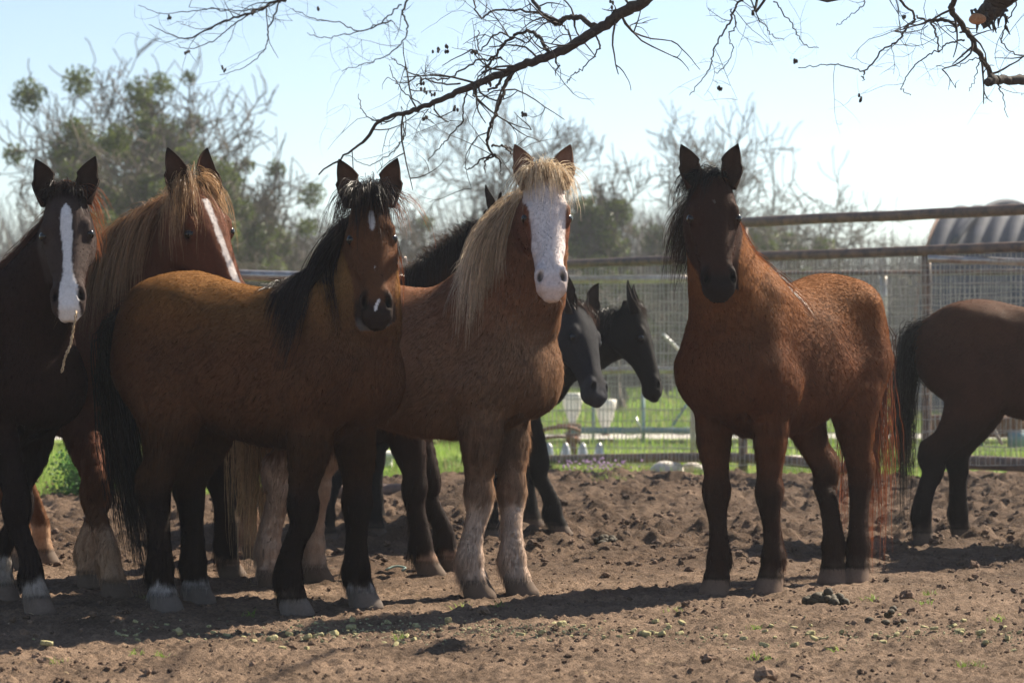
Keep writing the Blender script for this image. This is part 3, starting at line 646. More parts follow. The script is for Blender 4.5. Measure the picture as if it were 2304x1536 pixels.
M_GRASSB = mat_plain('pasture soil', (.11, .17, .025), .9, 0, 0, .35, .05, (.19, .24, .05), .2, 8)
def past_z(x, y): return .015 * np.sin(x * .31 + 1) + .03 * np.sin(y * .12)
px_ = np.linspace(-110, 110, 120); py_ = np.geomspace(18.2, 420, 110)
GX, GY = np.meshgrid(px_, py_); e2 = 21.7 + .5 * np.sin(GX * 1.7) + .3 * np.sin(GX * 4.1 + 2) - 3.2 * sstep(-GX, .8, 2.6)
GZ = past_z(GX, GY) * sstep(GY, 22, 30) - .02
i_ = (np.arange(109)[:, None] * 120 + np.arange(119)[None]).ravel()
np_mesh('pasture', np.stack([GX, GY, GZ], -1).reshape(-1, 3), [np.stack([i_, i_ + 1, i_ + 121, i_ + 120], 1)], M_GRASSB)['kind'] = 'structure'
M_PATH = mat_plain('pale gravel', (.34, .31, .27), .95, scale=9, c2=(.5, .47, .42), bump=.01, spec=.1)
xs = np.linspace(-60, 60, 80); yc = 31.0 + .004 * xs ** 2 * .2 + .25 * np.sin(xs * .3)
np_mesh('path', np.concatenate([np.stack([xs, yc - .75, np.full(80, .052)], 1), np.stack([xs, yc + .9, np.full(80, .056)], 1)]), [np.array([[k, k + 1, k + 81, k + 80] for k in range(79)])], M_PATH)['kind'] = 'structure'

# ---- grass blades of the pasture (denser and finer where it meets the dirt)
def blades(name, X0, Y0, Z0, h, wdt, col, rng, lean=.35):
    N = len(X0); az = rng.uniform(0, 2 * pi, N); ln = rng.uniform(.1, 1, N) * lean
    b = np.stack([X0, Y0, Z0], 1); d = np.stack([np.cos(az) * ln, np.sin(az) * ln, np.ones(N)], 1)
    s_ = np.stack([-np.sin(az + 1), np.cos(az + 1), np.zeros(N)], 1) * (wdt / 2)[:, None]
    mid = b + d * (h * .55)[:, None]; tip = b + d * h[:, None] + np.stack([np.cos(az), np.sin(az), -.5 * np.ones(N)], 1) * (h * ln * .5)[:, None]
    V = np.stack([b - s_, b + s_, mid + s_ * .8, mid - s_ * .8, tip], 1).reshape(-1, 3); k = np.arange(N)[:, None] * 5
    o = np_mesh(name, V, [k + np.array([[0, 1, 2, 3]]), k + np.array([[3, 2, 4]])], M_GRASS, None, np.repeat(col, 5, axis=0))
    return tag(o, kind='stuff')
M_GRASS = mat_attr('grass blade', .5, .3, 5, .25, 0, .5)
def gcol(X, Y, rng):
    p = np.stack([X, Y, X * 0], 1); n = fbm(p * .5, 3, 21)[:, None]; n2 = rng.uniform(0, 1, (len(X), 1))
    c = np.array([.12, .21, .03]) * (1 - n2) + np.array([.25, .34, .07]) * n2
    c = c * (1 + .5 * n); dry = (rng.uniform(size=(len(X), 1)) < .10 + .25 * (n < -.25)); return np.clip(np.where(dry, np.array([.32, .27, .13]) * (.6 + .6 * n2), c), 0.01, .6)
N = 62000; Y0 = 18.3 + 17 * RN.uniform(0, 1, N) ** 1.5; X0 = RN.uniform(-.27, .27, N) * Y0
e0 = 21.7 + .5 * np.sin(X0 * 1.7) + .3 * np.sin(X0 * 4.1 + 2) - 3.2 * sstep(-X0, .8, 2.6) + RN.normal(size=N) * .25
k = (Y0 > e0) & ~((np.abs(Y0 - 31.1) < .8)); X0, Y0 = X0[k], Y0[k]
blades('grass', X0, Y0, np.full(len(X0), -.03), RN.uniform(.05, .15, len(X0)) * (1 + .6 * fbm(np.stack([X0, Y0, X0 * 0], 1) * 1.2, 2, 8)), np.full(len(X0), .007) * (Y0 / 22), gcol(X0, Y0, RN), RN)
N = 50000; Y0 = 35 * np.exp(RN.uniform(0, 1.15, N)); X0 = RN.uniform(-.27, .27, N) * Y0
blades('grass', X0, Y0, past_z(X0, Y0), RN.uniform(.08, .2, N), .012 * Y0 / 22, gcol(X0 * .3, Y0 * .3, RN), RN)
# small green tufts in the dirt, straw bits
tp = [(560, 1388), (1040, 1372), (1120, 1368), (305, 1478), (360, 1478), (1700, 1488), (1724, 1490), (2165, 1505), (2200, 1505), (1960, 1355), (2090, 1340), (2080, 1362), (1400, 1100), (1385, 1108), (1370, 1112), (1880, 1470), (1520, 1380), (640, 1342), (330, 1352), (1245, 1178), (900, 1440), (1700, 1420), (130, 1500), (2240, 1400)]
X0, Y0, H0, C0 = [], [], [], []
for (a, b) in tp:
    D = gd(b); x = (a - CX) * D / F_PX; n = 26 if b > 1150 else 90; r = .018 if b > 1150 else .10
    X0 += list(x + RN.normal(size=n) * r); Y0 += list(D + RN.normal(size=n) * r); H0 += list(RN.uniform(.012, .04, n) * (1 if b > 1150 else 1.8))
X0, Y0, H0 = map(np.array, (X0, Y0, H0))
blades('grass', X0, Y0, ground_z(X0, Y0) - .004, H0, np.full(len(X0), .0035), gcol(X0 * 9, Y0 * 9, RN), RN, 1.0)

# ---- scattering of small shapes
def scatter(name, tmpl, P, S, rng, mat, col, kind='stuff', flat=1.0, smooth=False):
    """tmpl: list of (V, faces3/4 list); one object made of many rotated copies"""
    Vs, F4, F3, C = [], [], [], []; nb = 0
    for j, (V, f4, f3) in enumerate(tmpl):
        idx = np.arange(j, len(P), len(tmpl)); n = len(idx)
        if not n: continue
        az = rng.uniform(0, 2 * pi, n); tx = rng.normal(size=n) * .35; c, s_ = np.cos(az), np.sin(az); c2, s2 = np.cos(tx), np.sin(tx)
        R = np.zeros((n, 3, 3)); R[:, 0, 0] = c; R[:, 0, 1] = -s_ * c2; R[:, 0, 2] = s_ * s2; R[:, 1, 0] = s_; R[:, 1, 1] = c * c2; R[:, 1, 2] = -c * s2; R[:, 2, 1] = s2; R[:, 2, 2] = c2
        W = np.einsum('nij,vj->nvi', R, V) * S[idx][:, None, None]; W[:, :, 2] *= flat; W += P[idx][:, None]
        m = len(V); Vs.append(W.reshape(-1, 3)); C.append(np.repeat(col[idx], m, axis=0)); o = (np.arange(n) * m + nb)[:, None, None]
        if len(f4): F4.append((f4[None] + o).reshape(-1, 4))
        if len(f3): F3.append((f3[None] + o).reshape(-1, 3))
        nb += n * m
    fs = ([np.vstack(F4)] if F4 else []) + ([np.vstack(F3)] if F3 else [])
    return tag(np_mesh(name, np.vstack(Vs), fs, mat, None, np.vstack(C), smooth), kind=kind)
def blob_t(seed, n=6, amp=.75, r=(1, .8, .65)):
    m = MB(); m.blob((0, 0, 0), r, seed, amp, n); return m.V[0], np.vstack(m.F4), np.vstack(m.F3)
TB = [blob_t(i, 6 + i % 3) for i in range(9)]
M_CLOD = mat_attr('dirt clod', .95, .12, 60, .35, .006)
N = 9000; Y0 = 7.6 * np.exp(RN.uniform(0, 1.0, N)); X0 = RN.uniform(-.25, .25, N) * Y0; S0 = .0048 * np.exp(RN.normal(size=N) * .55) * (1 + .5 * sstep(Y0, 11.5, 14))
nz_ = fbm(np.stack([X0, Y0, X0 * 0], 1) * 1.1, 2, 41); S0 *= 1 + .6 * np.clip(nz_, -.6, 1)
scatter('dirt_clods', TB, np.stack([X0, Y0, ground_z(X0, Y0) + S0 * .25], 1), S0, RN, M_CLOD, np.array([.15, .098, .068]) * RN.uniform(.55, 1.4, (N, 1)))
N = 2600; Y0 = RN.uniform(12.4, 21, N); X0 = RN.uniform(-.24, .24, N) * Y0; S0 = RN.uniform(.012, .045, N) * RN.uniform(.4, 1, N) ** 1.5
scatter('dirt_clods', TB, np.stack([X0, Y0, ground_z(X0, Y0) + S0 * .1], 1), S0, RN, M_CLOD, np.array([.105, .07, .05]) * RN.uniform(.6, 1.3, (N, 1)))
# straw and pale chips
N = 900; Y0 = 7.7 * np.exp(RN.uniform(0, .95, N)); X0 = RN.uniform(-.25, .25, N) * Y0; az = RN.uniform(0, pi, N); ln = RN.uniform(.006, .04, N)
dv = np.stack([np.cos(az), np.sin(az), RN.normal(size=N) * .2], 1) * ln[:, None]; bs = np.stack([X0, Y0, ground_z(X0, Y0) + .004], 1)
v_, q_, c_ = ribbons(np.stack([bs, bs + dv * .5 + [0, 0, .002], bs + dv], 1), np.array([.0022, .0026, .001]), RN, np.array([.42, .33, .2]) * RN.uniform(.4, 1.3, (N, 1)), side=np.tile([0, 0, 1.0], (N, 1, 1)) + RN.normal(size=(N, 1, 3)) * .6)
tag(np_mesh('straw', v_, [q_], M_GRASS, None, np.clip(c_, 0, .7)), kind='stuff')

# crumbs of the broken hay blocks
N = 2600; px2 = RN.uniform(-20, 2330, N); px2 = np.where(RN.uniform(size=N) < .25, RN.uniform(560, 1320, N), px2); py2 = 1424 + RN.normal(size=N) * 13 + np.where(px2 > 1500, 8, 0)
Y0 = CAM_H * F_PX / (py2 - HZ); X0 = (px2 - CX) * Y0 / F_PX; kk_ = (fbm(np.stack([X0 * 3, Y0 * 3, X0 * 0], 1), 2, 61) > -.15) & (px2 > 260); X0, Y0 = X0[kk_], Y0[kk_]; N = len(X0)
S0 = RN.uniform(.0015, .006, N); scatter('hay_crumbs', TB, np.stack([X0, Y0, ground_z(X0, Y0) + S0 * .4], 1), S0, RN, M_CLOD, np.array([.32, .30, .18]) * RN.uniform(.6, 1.3, (N, 1)))
# ------------------------------------------------------------------ fences
M_PIPE = mat_plain('weathered pipe', (.075, .055, .050), .6, .15, scale=11, c2=(.19, .115, .080), bump=.0015, spec=.4)
M_PIPE2 = mat_plain('worn grey pipe', (.48, .45, .42), .3, .7, scale=10, c2=(.28, .22, .19), bump=.001)
M_WIRE = mat_plain('galvanised wire', (.30, .30, .30), .4, .7, scale=40, c2=(.2, .18, .16))
M_WIRED = mat_plain('dull wire', (.24, .23, .22), .45, .6, scale=40, c2=(.34, .32, .30))
def zz(py, D): return CAM_H + (HZ - py) * D / F_PX
def xx(px, D): return (px - CX) * D / F_PX
def pipe(root, name, P, r, mat, n=10, sag=.0):
    P = catmull(P, 9) if len(P) > 2 else np.linspace(P[0], P[1], 9)
    P = P + np.stack([np.zeros(9), np.zeros(9), -sag * np.sin(np.linspace(0, pi, 9)) + RN.normal(size=9) * .002], 1)
    m = MB(); m.tube(P, r, n); return m.build(name, mat, root)
def wire_mesh(root, A, B, z0, z1, dx, dz, r, mat, wob=.006, sagx=0):
    """woven wire between A and B (xy), z0/z1 = (at A, at B)"""
    m = MB(); A = np.array(A, float); B = np.array(B, float); L = np.linalg.norm(B - A); n = int(L / dx)
    for i in range(n + 1):
        t = i / n; p = A + (B - A) * t; a = z0[0] + (z0[1] - z0[0]) * t; b = z1[0] + (z1[1] - z1[0]) * t
        zt = np.linspace(a, b, 9); P = np.stack([p[0] + RN.normal(size=9) * wob, p[1] + RN.normal(size=9) * wob, zt], 1); m.tube(P, r, 4, False)
    k = int((z1[0] - z0[0]) / dz)
    for j in range(k + 1):
        t = np.linspace(0, 1, 40); s_ = (j / k) ** .85
        z = (z0[0] + (z0[1] - z0[0]) * t) * (1 - s_) + (z1[0] + (z1[1] - z1[0]) * t) * s_ + RN.normal(size=40) * wob
        m.tube(np.stack([A[0] + (B[0] - A[0]) * t, A[1] + (B[1] - A[1]) * t - .003, z], 1), r * 1.25, 4, False)
    return m.build('wire_mesh', mat, root)
# main pen fence: heavy pipe, coming nearer to the right
Dl, Dr = 24.4, 19.3                            # distances at px 1150 and px 2400
def DF(px): return Dl + (Dr - Dl) * (px - 1150) / 1250
f1 = empty('pipe_fence', (xx(1150, Dl), Dl, 0), 'tall rusty pipe fence with woven wire behind the horses, rising to the right', 'fence')
pt = lambda px, z, dy=0: (xx(px, DF(px)), DF(px) + dy, z)
pipe(f1, 'rail', [pt(1672, 2.335), pt(2420, 2.29)], .048, M_PIPE)
pipe(f1, 'rail', [pt(1130, 2.005), pt(2420, 1.99)], .046, M_PIPE)
pipe(f1, 'rail', [pt(1100, .02), pt(1640, .13), pt(1930, .10)], .05, M_PIPE, sag=-.02)
pipe(f1, 'rail', [pt(2090, .20), pt(2420, .21)], .062, M_PIPE)
for p_, zt in ((1672, 2.36), (2085, 1.96), (1180, 1.97)): pipe(f1, 'post', [pt(p_, -.1), pt(p_, zt)], .044 if p_ != 2085 else .042, M_PIPE)
wire_mesh(f1, pt(1150, 0, -.06)[:2], pt(2390, 0, -.06)[:2], (.0, .22), (1.97, 1.95), .052, .105, .0028, M_WIRED)
# second, level fence just behind
f2 = empty('pipe_fence', (xx(1200, 26.0), 26.0, 0), 'grey pipe fence with sunlit top rail and close wire mesh, behind the rusty one', 'fence')
D2 = 26.0
pipe(f2, 'rail', [(xx(1150, D2), D2, zz(629, D2)), (xx(1560, D2), D2, zz(627, D2))], .045, M_PIPE2)
pipe(f2, 'rail', [(xx(1562, D2), D2, zz(618, D2)), (xx(2440, D2), D2, zz(611, D2))], .032, M_PIPE)
pipe(f2, 'rail', [(xx(1150, D2), D2, zz(832, D2)), (xx(1700, D2), D2, zz(832, D2))], .04, M_PIPE2)
for p_ in (1172, 1560, 1990, 2420): pipe(f2, 'post', [(xx(p_, D2), D2 + .06, -.05), (xx(p_, D2), D2 + .06, zz(616, D2))], .036, M_PIPE2)
wire_mesh(f2, (xx(1150, D2), D2 - .05), (xx(2440, D2), D2 - .05), (.1, .1), (1.95, 1.98), .05, .15, .0028, M_WIRED)
# livestock panel at the right
D3 = 18.9
f3 = empty('fence_panel', (xx(2112, D3), D3, 0), 'grey tube gate panel with bright horizontal wires behind the cut-off brown horse', 'gate')
pipe(f3, 'rail', [(xx(2088, D3 + 1), D3 + 1, zz(582, D3 + 1)), (xx(2440, D3 + .9), D3 + .9, zz(584, D3))], .032, M_PIPE2)
m = MB()
for y_ in (607, 638, 669, 697, 722, 752, 790, 830, 870, 920, 969, 1013):
    t = np.linspace(0, 1, 30); m.tube(np.stack([xx(2062, D3 + 1) + t * 1.3, np.full(30, D3 + 1.03), zz(y_, D3 + 1) + RN.normal(size=30) * .002], 1), .0032, 5, False)
for p_ in np.arange(2066, 2440, 13): m.tube([(xx(p_, D3 + 1), D3 + 1.04, .25), (xx(p_ + 1, D3 + 1), D3 + 1.04, zz(584, D3 + 1))], .0018, 4, False)
m.build('wire_mesh', M_WIRE, f3)
# left fence
D4 = 17.9
f4 = empty('pipe_fence', (xx(925, D4), D4, 0), 'old rusty pipe fence behind the left horses, ending at a short post', 'fence')
pipe(f4, 'rail', [(xx(-60, D4), D4, zz(603, D4)), (xx(940, D4), D4, zz(630, D4))], .043, M_PIPE2)
pipe(f4, 'rail', [(xx(600, D4), D4, .07), (xx(960, D4), D4, .10)], .055, M_PIPE)
for p_ in (918, 330, -60): pipe(f4, 'post', [(xx(p_, D4), D4 + .05, -.1), (xx(p_, D4), D4 + .05, zz(618, D4))], .043, M_PIPE)
m = MB(); hk = catmull([(xx(904, D4), D4, 1.66), (xx(904, D4), D4, 1.80), (xx(908, D4), D4, 1.835), (xx(914, D4), D4, 1.81), (xx(915, D4), D4, 1.76)], 14); m.tube(hk, .009, 6); m.build('hook', M_PIPE2, f4)

# ------------------------------------------------------------------ corrugated arch barn
def quonset():
    D = 46.0; A = np.array([xx(2062, D), D, 0.0]); ph = radians(24); pd = np.array([sin(ph), cos(ph), 0]); ax = np.array([cos(ph), -sin(ph), 0])
    root = empty('arch_barn', tuple(A), 'arched barn of dark ribbed sheet metal with a shiny top at the right edge', 'barn')
    Rr, hw, L = 3.1, .98, 9.0; nrib = 26; per = 8
    th = np.concatenate([np.linspace(0, pi, 46)])
    prof = [(0, 0)] + [(Rr - Rr * cos(t), hw + Rr * sin(t)) for t in th] + [(2 * Rr, 0)]
    nu = nrib * per; V = []
    for i in range(nu + 1):
        u = L * i / nu; c = .075 * abs(sin(pi * i / per))
        for (q, z) in prof:
            cq, cz = (q - Rr), (z - hw); r_ = math.hypot(cq, cz); k = 1 + c / max(r_, .01)
            V.append(A + ax * u + pd * (Rr + cq * k) + np.array([0, 0, (hw + cz * k) if z > hw else z]))
    n = len(prof); i_ = (np.arange(nu)[:, None] * n + np.arange(n - 1)[None]).ravel()
    np_mesh('roof', V, [np.stack([i_, i_ + 1, i_ + n + 1, i_ + n], 1)], M_TIN, root)
    m = MB(); P = [A - ax * .02 + pd * q + np.array([0, 0, z]) for q, z in prof]; c = A + pd * Rr - ax * .02
    m.add(np.vstack([P, c]), f3=[[i, i + 1, n] for i in range(n - 1)]); m.build('end_wall', M_TINW, root, False)
    m = MB(); m.tube([A - ax * .05 + pd * q + np.array([0, 0, z]) for q, z in prof], .03, 6); m.build('edge_trim', M_RUST, root)
    m = MB(); a_ = [A + ax * (.5 + .9 * t) + pd * (Rr - Rr * 1.03 * cos(.8 + t * 1.1)) + np.array([0, 0, hw + Rr * 1.035 * sin(.8 + t * 1.1)]) for t in np.linspace(0, 1, 16)]
    m.tube(a_, .07, 8); m.build('loose_rib', M_TIN, root)
M_TIN = mat_plain('ribbed tin', (.038, .042, .060), .75, 0, scale=2.2, c2=(.060, .065, .090), bump=.004, spec=.2)
M_TINW = mat_plain('tin end wall', (.24, .25, .28), .6, .2, scale=3, c2=(.3, .3, .33))
M_RUST = mat_plain('rust', (.16, .065, .038), .8, .1, scale=12, c2=(.24, .12, .075), bump=.003)
quonset()
# ------------------------------------------------------------------ yard clutter beyond the fence
M_WHITE = mat_plain('white plastic', (.78, .75, .68), .5, scale=4, c2=(.66, .60, .50))
M_BLUE = mat_plain('faded blue paint', (.12, .20, .25), .6, .1, scale=6, c2=(.2, .27, .3))
M_GALV = mat_plain('galvanised sheet', (.42, .41, .42), .4, .55, scale=8, c2=(.55, .54, .55))
M_WOOD = mat_plain('grey timber', (.30, .26, .21), .9, scale=9, c2=(.42, .37, .31), bump=.003)
M_ROCK = mat_plain('limestone', (.52, .46, .40), .9, scale=7, c2=(.68, .62, .56), bump=.01)
def lathe(m, c, prof, n=20):
    V = [np.array(c) + np.array([r * cos(a), r * sin(a), z]) for r, z in prof for a in np.arange(n) * 2 * pi / n]
    k = len(prof); m.add(V, [[i * n + j, i * n + (j + 1) % n, (i + 1) * n + (j + 1) % n, (i + 1) * n + j] for i in range(k - 1) for j in range(n)])
for (p_, y0, y1, lab) in ((1288, 884, 952, 'white funnel feeder with a red foot, left one beyond the fence'), (1362, 898, 968, 'white funnel feeder right of its twin, beyond the fence')):
    D = 31.5; h = (y1 - y0) / F_PX * D; x = xx(p_, D); zb = zz(y1, D); q = empty('funnel_feeder', (x, D, zb - .12), lab, 'feeder', 'white funnel feeders')
    m = MB(); lathe(m, (x, D, zb), [(.0, h), (.125, h), (.145, h * .98), (.14, h * .8), (.11, h * .45), (.055, h * .12), (.05, 0), (0, 0)]); m.build('hopper', M_WHITE, q)
    m = MB(); lathe(m, (x, D, zb - .15), [(0, .15), (.05, .15), (.055, .05), (.11, .03), (.11, 0), (0, 0)]); m.build('foot', M_RUST, q)
    m = MB(); m.tube([(x, D, 0), (x, D, zb - .14)], .03, 8); m.build('stand', M_RUST, q)
D = 30.0; q = empty('trailer_frame', (xx(1480, D), D, 0), 'long low faded blue steel frame lying behind the wire mesh', 'trailer frame')
m = MB(); m.box((xx(1470, D), D, zz(968, D)), (2.05, .1, .075)); m.build('beam', M_BLUE, q)
m = MB(); m.box((xx(1280, D), D + .0, zz(957, D)), (.30, .12, .05)); m.build('red_beam', M_RUST, q)
for p_ in (1335, 1448, 1560): m = MB(); m.tube([(xx(p_, D), D + .1, 0), (xx(p_, D), D + .1, zz(880, D))], .02, 7); m.build('upright', M_BLUE, q)
m = MB(); m.tube([(xx(1515, D), D + .12, zz(958, D)), (xx(1550, D), D + .12, zz(905, D))], .018, 6); m.build('brace', M_BLUE, q)
m = MB(); m.tube([(xx(1428, D), D - .1, zz(935, D)), (xx(1442, D), D - .1, zz(968, D))], .014, 6); m.build('brace', M_GALV, q)
m = MB(); m.tube([(xx(1492, D), D, zz(752, D)), (xx(1535, D), D + .3, zz(790, D))], .02, 6); m.build('brace', M_GALV, q)
cone_l = ['first', 'second', 'third', 'fourth']
for j, p_ in enumerate((1235, 1273, 1311, 1348)):
    D = 25.2 + .02 * j; q = empty('metal_cone', (xx(p_, D), D, .0), f'small pointed metal cone behind the bottom rail, {cone_l[j]} from the left', 'cone', 'row of pointed metal cones')
    m = MB(); lathe(m, (xx(p_, D), D, .0), [(.064, 0), (.060, .04), (.05, .10), (.032, .158), (.012, .185), (0, .19)], 14); m.build('shell', M_GALV, q)
    m = MB(); lathe(m, (xx(p_, D), D, -.01), [(0, 0.02), (.07, .02), (.072, .0)], 14); m.build('rim', M_RUST, q)
D = 25.9; q = empty('rusty_implement', (xx(1262, D), D, 0), 'rusty curved farm implement on a post beside the metal cones', 'farm implement')
m = MB(); m.tube([(xx(1262 + 42 * cos(t), D), D + .2 * sin(t), zz(972 + 13 * sin(t), D)) for t in np.linspace(-2.9, 1.3, 16)], .022, 7); m.build('ring', M_RUST, q)
m = MB(); m.tube([(xx(1262 + 40 * cos(t), D), D + .2 * sin(t), zz(990 + 9 * sin(t), D)) for t in np.linspace(-2.9, 1.3, 16)], .018, 7); m.build('ring', M_RUST, q)
m = MB(); m.box((xx(1288, D), D, zz(985, D)), (.14, .1, .09)); m.box((xx(1290, D), D, zz(1015, D)), (.07, .07, .26)); m.build('post', M_RUST, q)
D = 24.6; q = empty('rusty_trailer', (xx(2235, D), D, 0), 'rusty red farm trailer with blue-grey parts seen under the brown horse', 'trailer')
m = MB(); m.box((xx(2230, D), D + .3, zz(960, D)), (1.15, .5, .22)); m.box((xx(2235, D), D, zz(925, D)), (.8, .3, .05)); m.build('bed', M_RUST, q)
m = MB(); m.box((xx(2200, D), D - .1, zz(965, D)), (.05, .1, .34)); m.build('side_bar', M_BLUE, q)
m = MB(); m.box((xx(2282, D), D - .12, zz(985, D)), (.17, .1, .17)); m.build('blue_box', M_BLUE, q)
m = MB(); m.box((xx(2212, D), D + .5, zz(905, D)), (.3, .3, .2)); m.build('cowling', M_BLUE, q)
m = MB(); m.tube([(xx(2215, D - 3), D - 3, zz(925, D - 3)), (xx(2252, D - 3), D - 3.05, zz(1000, D - 3))], .016, 7); tag(m.build('wooden_stick', M_WOOD), 'weathered wooden stick leaning against the wire at far right', 'stick')
D = 21.0; q = empty('feed_hopper', (xx(522, D), D, 0), 'dark grey metal hopper standing in a frame behind the front bay', 'hopper')
m = MB(); lathe(m, (xx(522, D), D, 0), [(.13, zz(1078, D)), (.125, zz(1050, D)), (.10, zz(1000, D)), (.07, zz(950, D)), (0, zz(948, D))], 18); m.build('shell', mat_plain('dark galvanised', (.16, .16, .175), .5, .4, scale=9, c2=(.22, .21, .22)), q)
m = MB(); m.tube([(xx(480, D), D - .1, zz(1088, D)), (xx(572, D), D - .1, zz(1084, D))], .018, 7); m.tube([(xx(522, D), D, -.02), (xx(522, D), D, zz(1078, D))], .04, 7); m.build('frame', M_RUST, q)
D = 24.0; q = empty('white_trough', (xx(855, D), D, 0), 'white board trough glimpsed between dark legs in the middle', 'trough')
m = MB(); m.box((xx(852, D), D, zz(1022, D)), (.34, .3, .07)); m.box((xx(852, D), D + .02, zz(1048, D)), (.26, .28, .16)); m.build('boards', mat_plain('chalky board', (.5, .48, .42), .8, scale=8, c2=(.62, .6, .55)), q)
# rocks by the fence foot
for (p_, y_, r, lab) in ((1500, 1053, .11, 'white limestone lump in the grass under the bottom rail'), (1562, 1050, .09, 'pale stone right of the white lump by the rail'), (1427, 1072, .075, 'rounded tan stone at the edge of the dirt'), (1330, 1078, .04, 'small pale stone left of the tan one'), (1790, 1047, .16, 'flat pale rock under the rail behind the red bay')):
    D = gd(y_ + 8); m = MB(); m.blob((xx(p_, D), D, .01), (r * 1.5, r, r * .75), int(p_), .3, 10); tag(m.build('rock', M_ROCK), lab, 'rock', 'rocks by the fence')
# purple flowers
N = 70; X0 = xx(RN.normal(size=N) * 45 + 1335, 22.3); Y0 = RN.uniform(21.9, 22.8, N); v_ = []
m = MB()
for i in range(N): m.blob((X0[i], Y0[i], RN.uniform(.05, .13)), (.011,) * 3, i, .3, 4)
tag(m.build('purple_flowers', mat_plain('petals', (.45, .22, .50), .6, c2=(.55, .35, .55))), kind='stuff')
# leafy weeds at the left
rngw = np.random.default_rng(5); N = 5200; c0 = rngw.integers(0, 40, N); cx = xx(rngw.uniform(160, 240, 40), 18.6); cy = rngw.uniform(18.3, 19.2, 40); cz = rngw.uniform(.04, .30, 40)
P_ = np.stack([cx[c0], cy[c0], cz[c0]], 1) + rngw.normal(size=(N, 3)) * [.08, .08, .06]; P_[:, 2] = np.abs(P_[:, 2]); d1 = unit_rows(rngw.normal(size=(N, 3))) * .016; d2 = unit_rows(np.cross(d1, rngw.normal(size=(N, 3)))) * .010
tag(np_mesh('weed_bush', np.stack([P_ - d1, P_ + d2, P_ + d1, P_ - d2], 1).reshape(-1, 3), [np.arange(4 * N).reshape(N, 4)], M_GRASS, None, np.repeat(np.array([.05, .12, .03]) * rngw.uniform(.6, 1.6, (N, 1)), 4, axis=0)), 'low leafy green weeds growing by the dirt edge behind the left horses', 'weeds')

# ------------------------------------------------------------------ feed cubes and droppings
M_CUBE = mat_plain('pressed alfalfa', (.25, .215, .10), .95, scale=70, c2=(.44, .40, .23), bump=.004, spec=.1)
protos = []
for j in range(7):
    m = MB(); rr = np.random.default_rng(40 + j); L_, W_, H_ = rr.uniform(.014, .024), .0115 * rr.uniform(.8, 1.15), .0105 * rr.uniform(.8, 1.1)
    g = np.linspace(-1, 1, 6); V = []; idx = {}; f4 = []
    for ax in range(3):
        for sg in (-1, 1):
            for a in range(5):
                for b in range(5):
                    q4 = []
                    for (da, db) in ((0, 0), (1, 0), (1, 1), (0, 1)):
                        p = [0, 0, 0]; p[ax] = sg; p[(ax + 1) % 3] = g[a + da]; p[(ax + 2) % 3] = g[b + db]; kq = tuple(round(v, 4) for v in p)
                        if kq not in idx: idx[kq] = len(V); V.append(p)
                        q4.append(idx[kq])
                    f4.append(q4 if sg > 0 else q4[::-1])
    V = np.array(V); V = V / np.maximum(1, np.linalg.norm(V, axis=1) / 1.42)[:, None]; V = V * (1 + .14 * fbm(V * 1.7 + j * 5, 3, j))[:, None] * [L_, W_, H_]
    m.add(V, f4); protos.append(m)
PX = [(18, 75, 1442), (60, 105, 1465), (0, 348, 1418), (0, 395, 1424), (0, 403, 1437), (0, 470, 1420), (0, 305, 1436), (0, 310, 1444), (0, 335, 1420), (0, 612, 1442), (0, 570, 1447), (0, 548, 1440), (0, 635, 1464), (0, 672, 1412), (0, 692, 1448), (0, 715, 1437), (0, 748, 1436), (0, 790, 1420), (0, 793, 1402), (0, 712, 1410), (0, 735, 1418), (0, 690, 1465)]
pos = [(b, c) for a, b, c in PX]
rq = np.random.default_rng(9)
while len(pos) < 150:
    b = rq.uniform(250, 2304); c = 1424 + rq.normal() * 16 + (10 if b > 1500 else 0)
    if 1385 < c < 1475 and (b > 560 or rq.uniform() < .5): pos.append((b, c))
pobj = []
for j, (b, c) in enumerate(pos):
    D = gd(c); x = xx(b, D); s_ = rq.uniform(.3, .9) * (1.25 if j < 22 else 1); z = float(ground_z(np.array([x]), np.array([D]))[0]) + .009 * s_
    if j < 7:
        o = protos[j].build('feed_cube', M_CUBE, None, True); pobj.append(o)
    else: o = pobj[j % 7].copy(); COL.objects.link(o)
    o.location = (x, D, z); o.rotation_euler = (rq.normal() * .25, rq.normal() * .25, rq.uniform(0, pi)); o.scale = (s_, s_, s_)
    tag(o, 'small pale green block of pressed hay lying on the dirt in front of the horses', 'feed cube', 'green hay cubes scattered on the dirt')
M_DUNG = mat_plain('dung', (.030, .020, .009), .8, scale=60, c2=(.075, .052, .022), bump=.004)
def dung(px, py, n, lab, sp=.075, seed=0, r=.024):
    r0 = np.random.default_rng(seed); D = gd(py); x = xx(px, D); q = empty('manure_pile', (x, D, 0), lab, 'manure', 'horse droppings')
    for i in range(n):
        a = r0.uniform(0, 2 * pi); rad = sp * math.sqrt(r0.uniform()); z = max(0, (sp - rad)) * .85 * r0.uniform(.4, 1) + r * .7
        m = MB(); m.blob((x + rad * cos(a) * 1.15, D + rad * sin(a) * .8, z), (r * r0.uniform(.85, 1.2), r * r0.uniform(.8, 1.1), r * r0.uniform(.7, 1)), seed * 50 + i, .22, 9); m.build('dropping', M_DUNG, q)
dung(1858, 1362, 26, 'heap of dark horse droppings in front of the red bay')
dung(1365, 1228, 9, 'small heap of droppings on the churned dirt behind', .06, 3, .026)
dung(2010, 1404, 6, 'few loose droppings at the right, in front of the heap', .09, 5, .017)
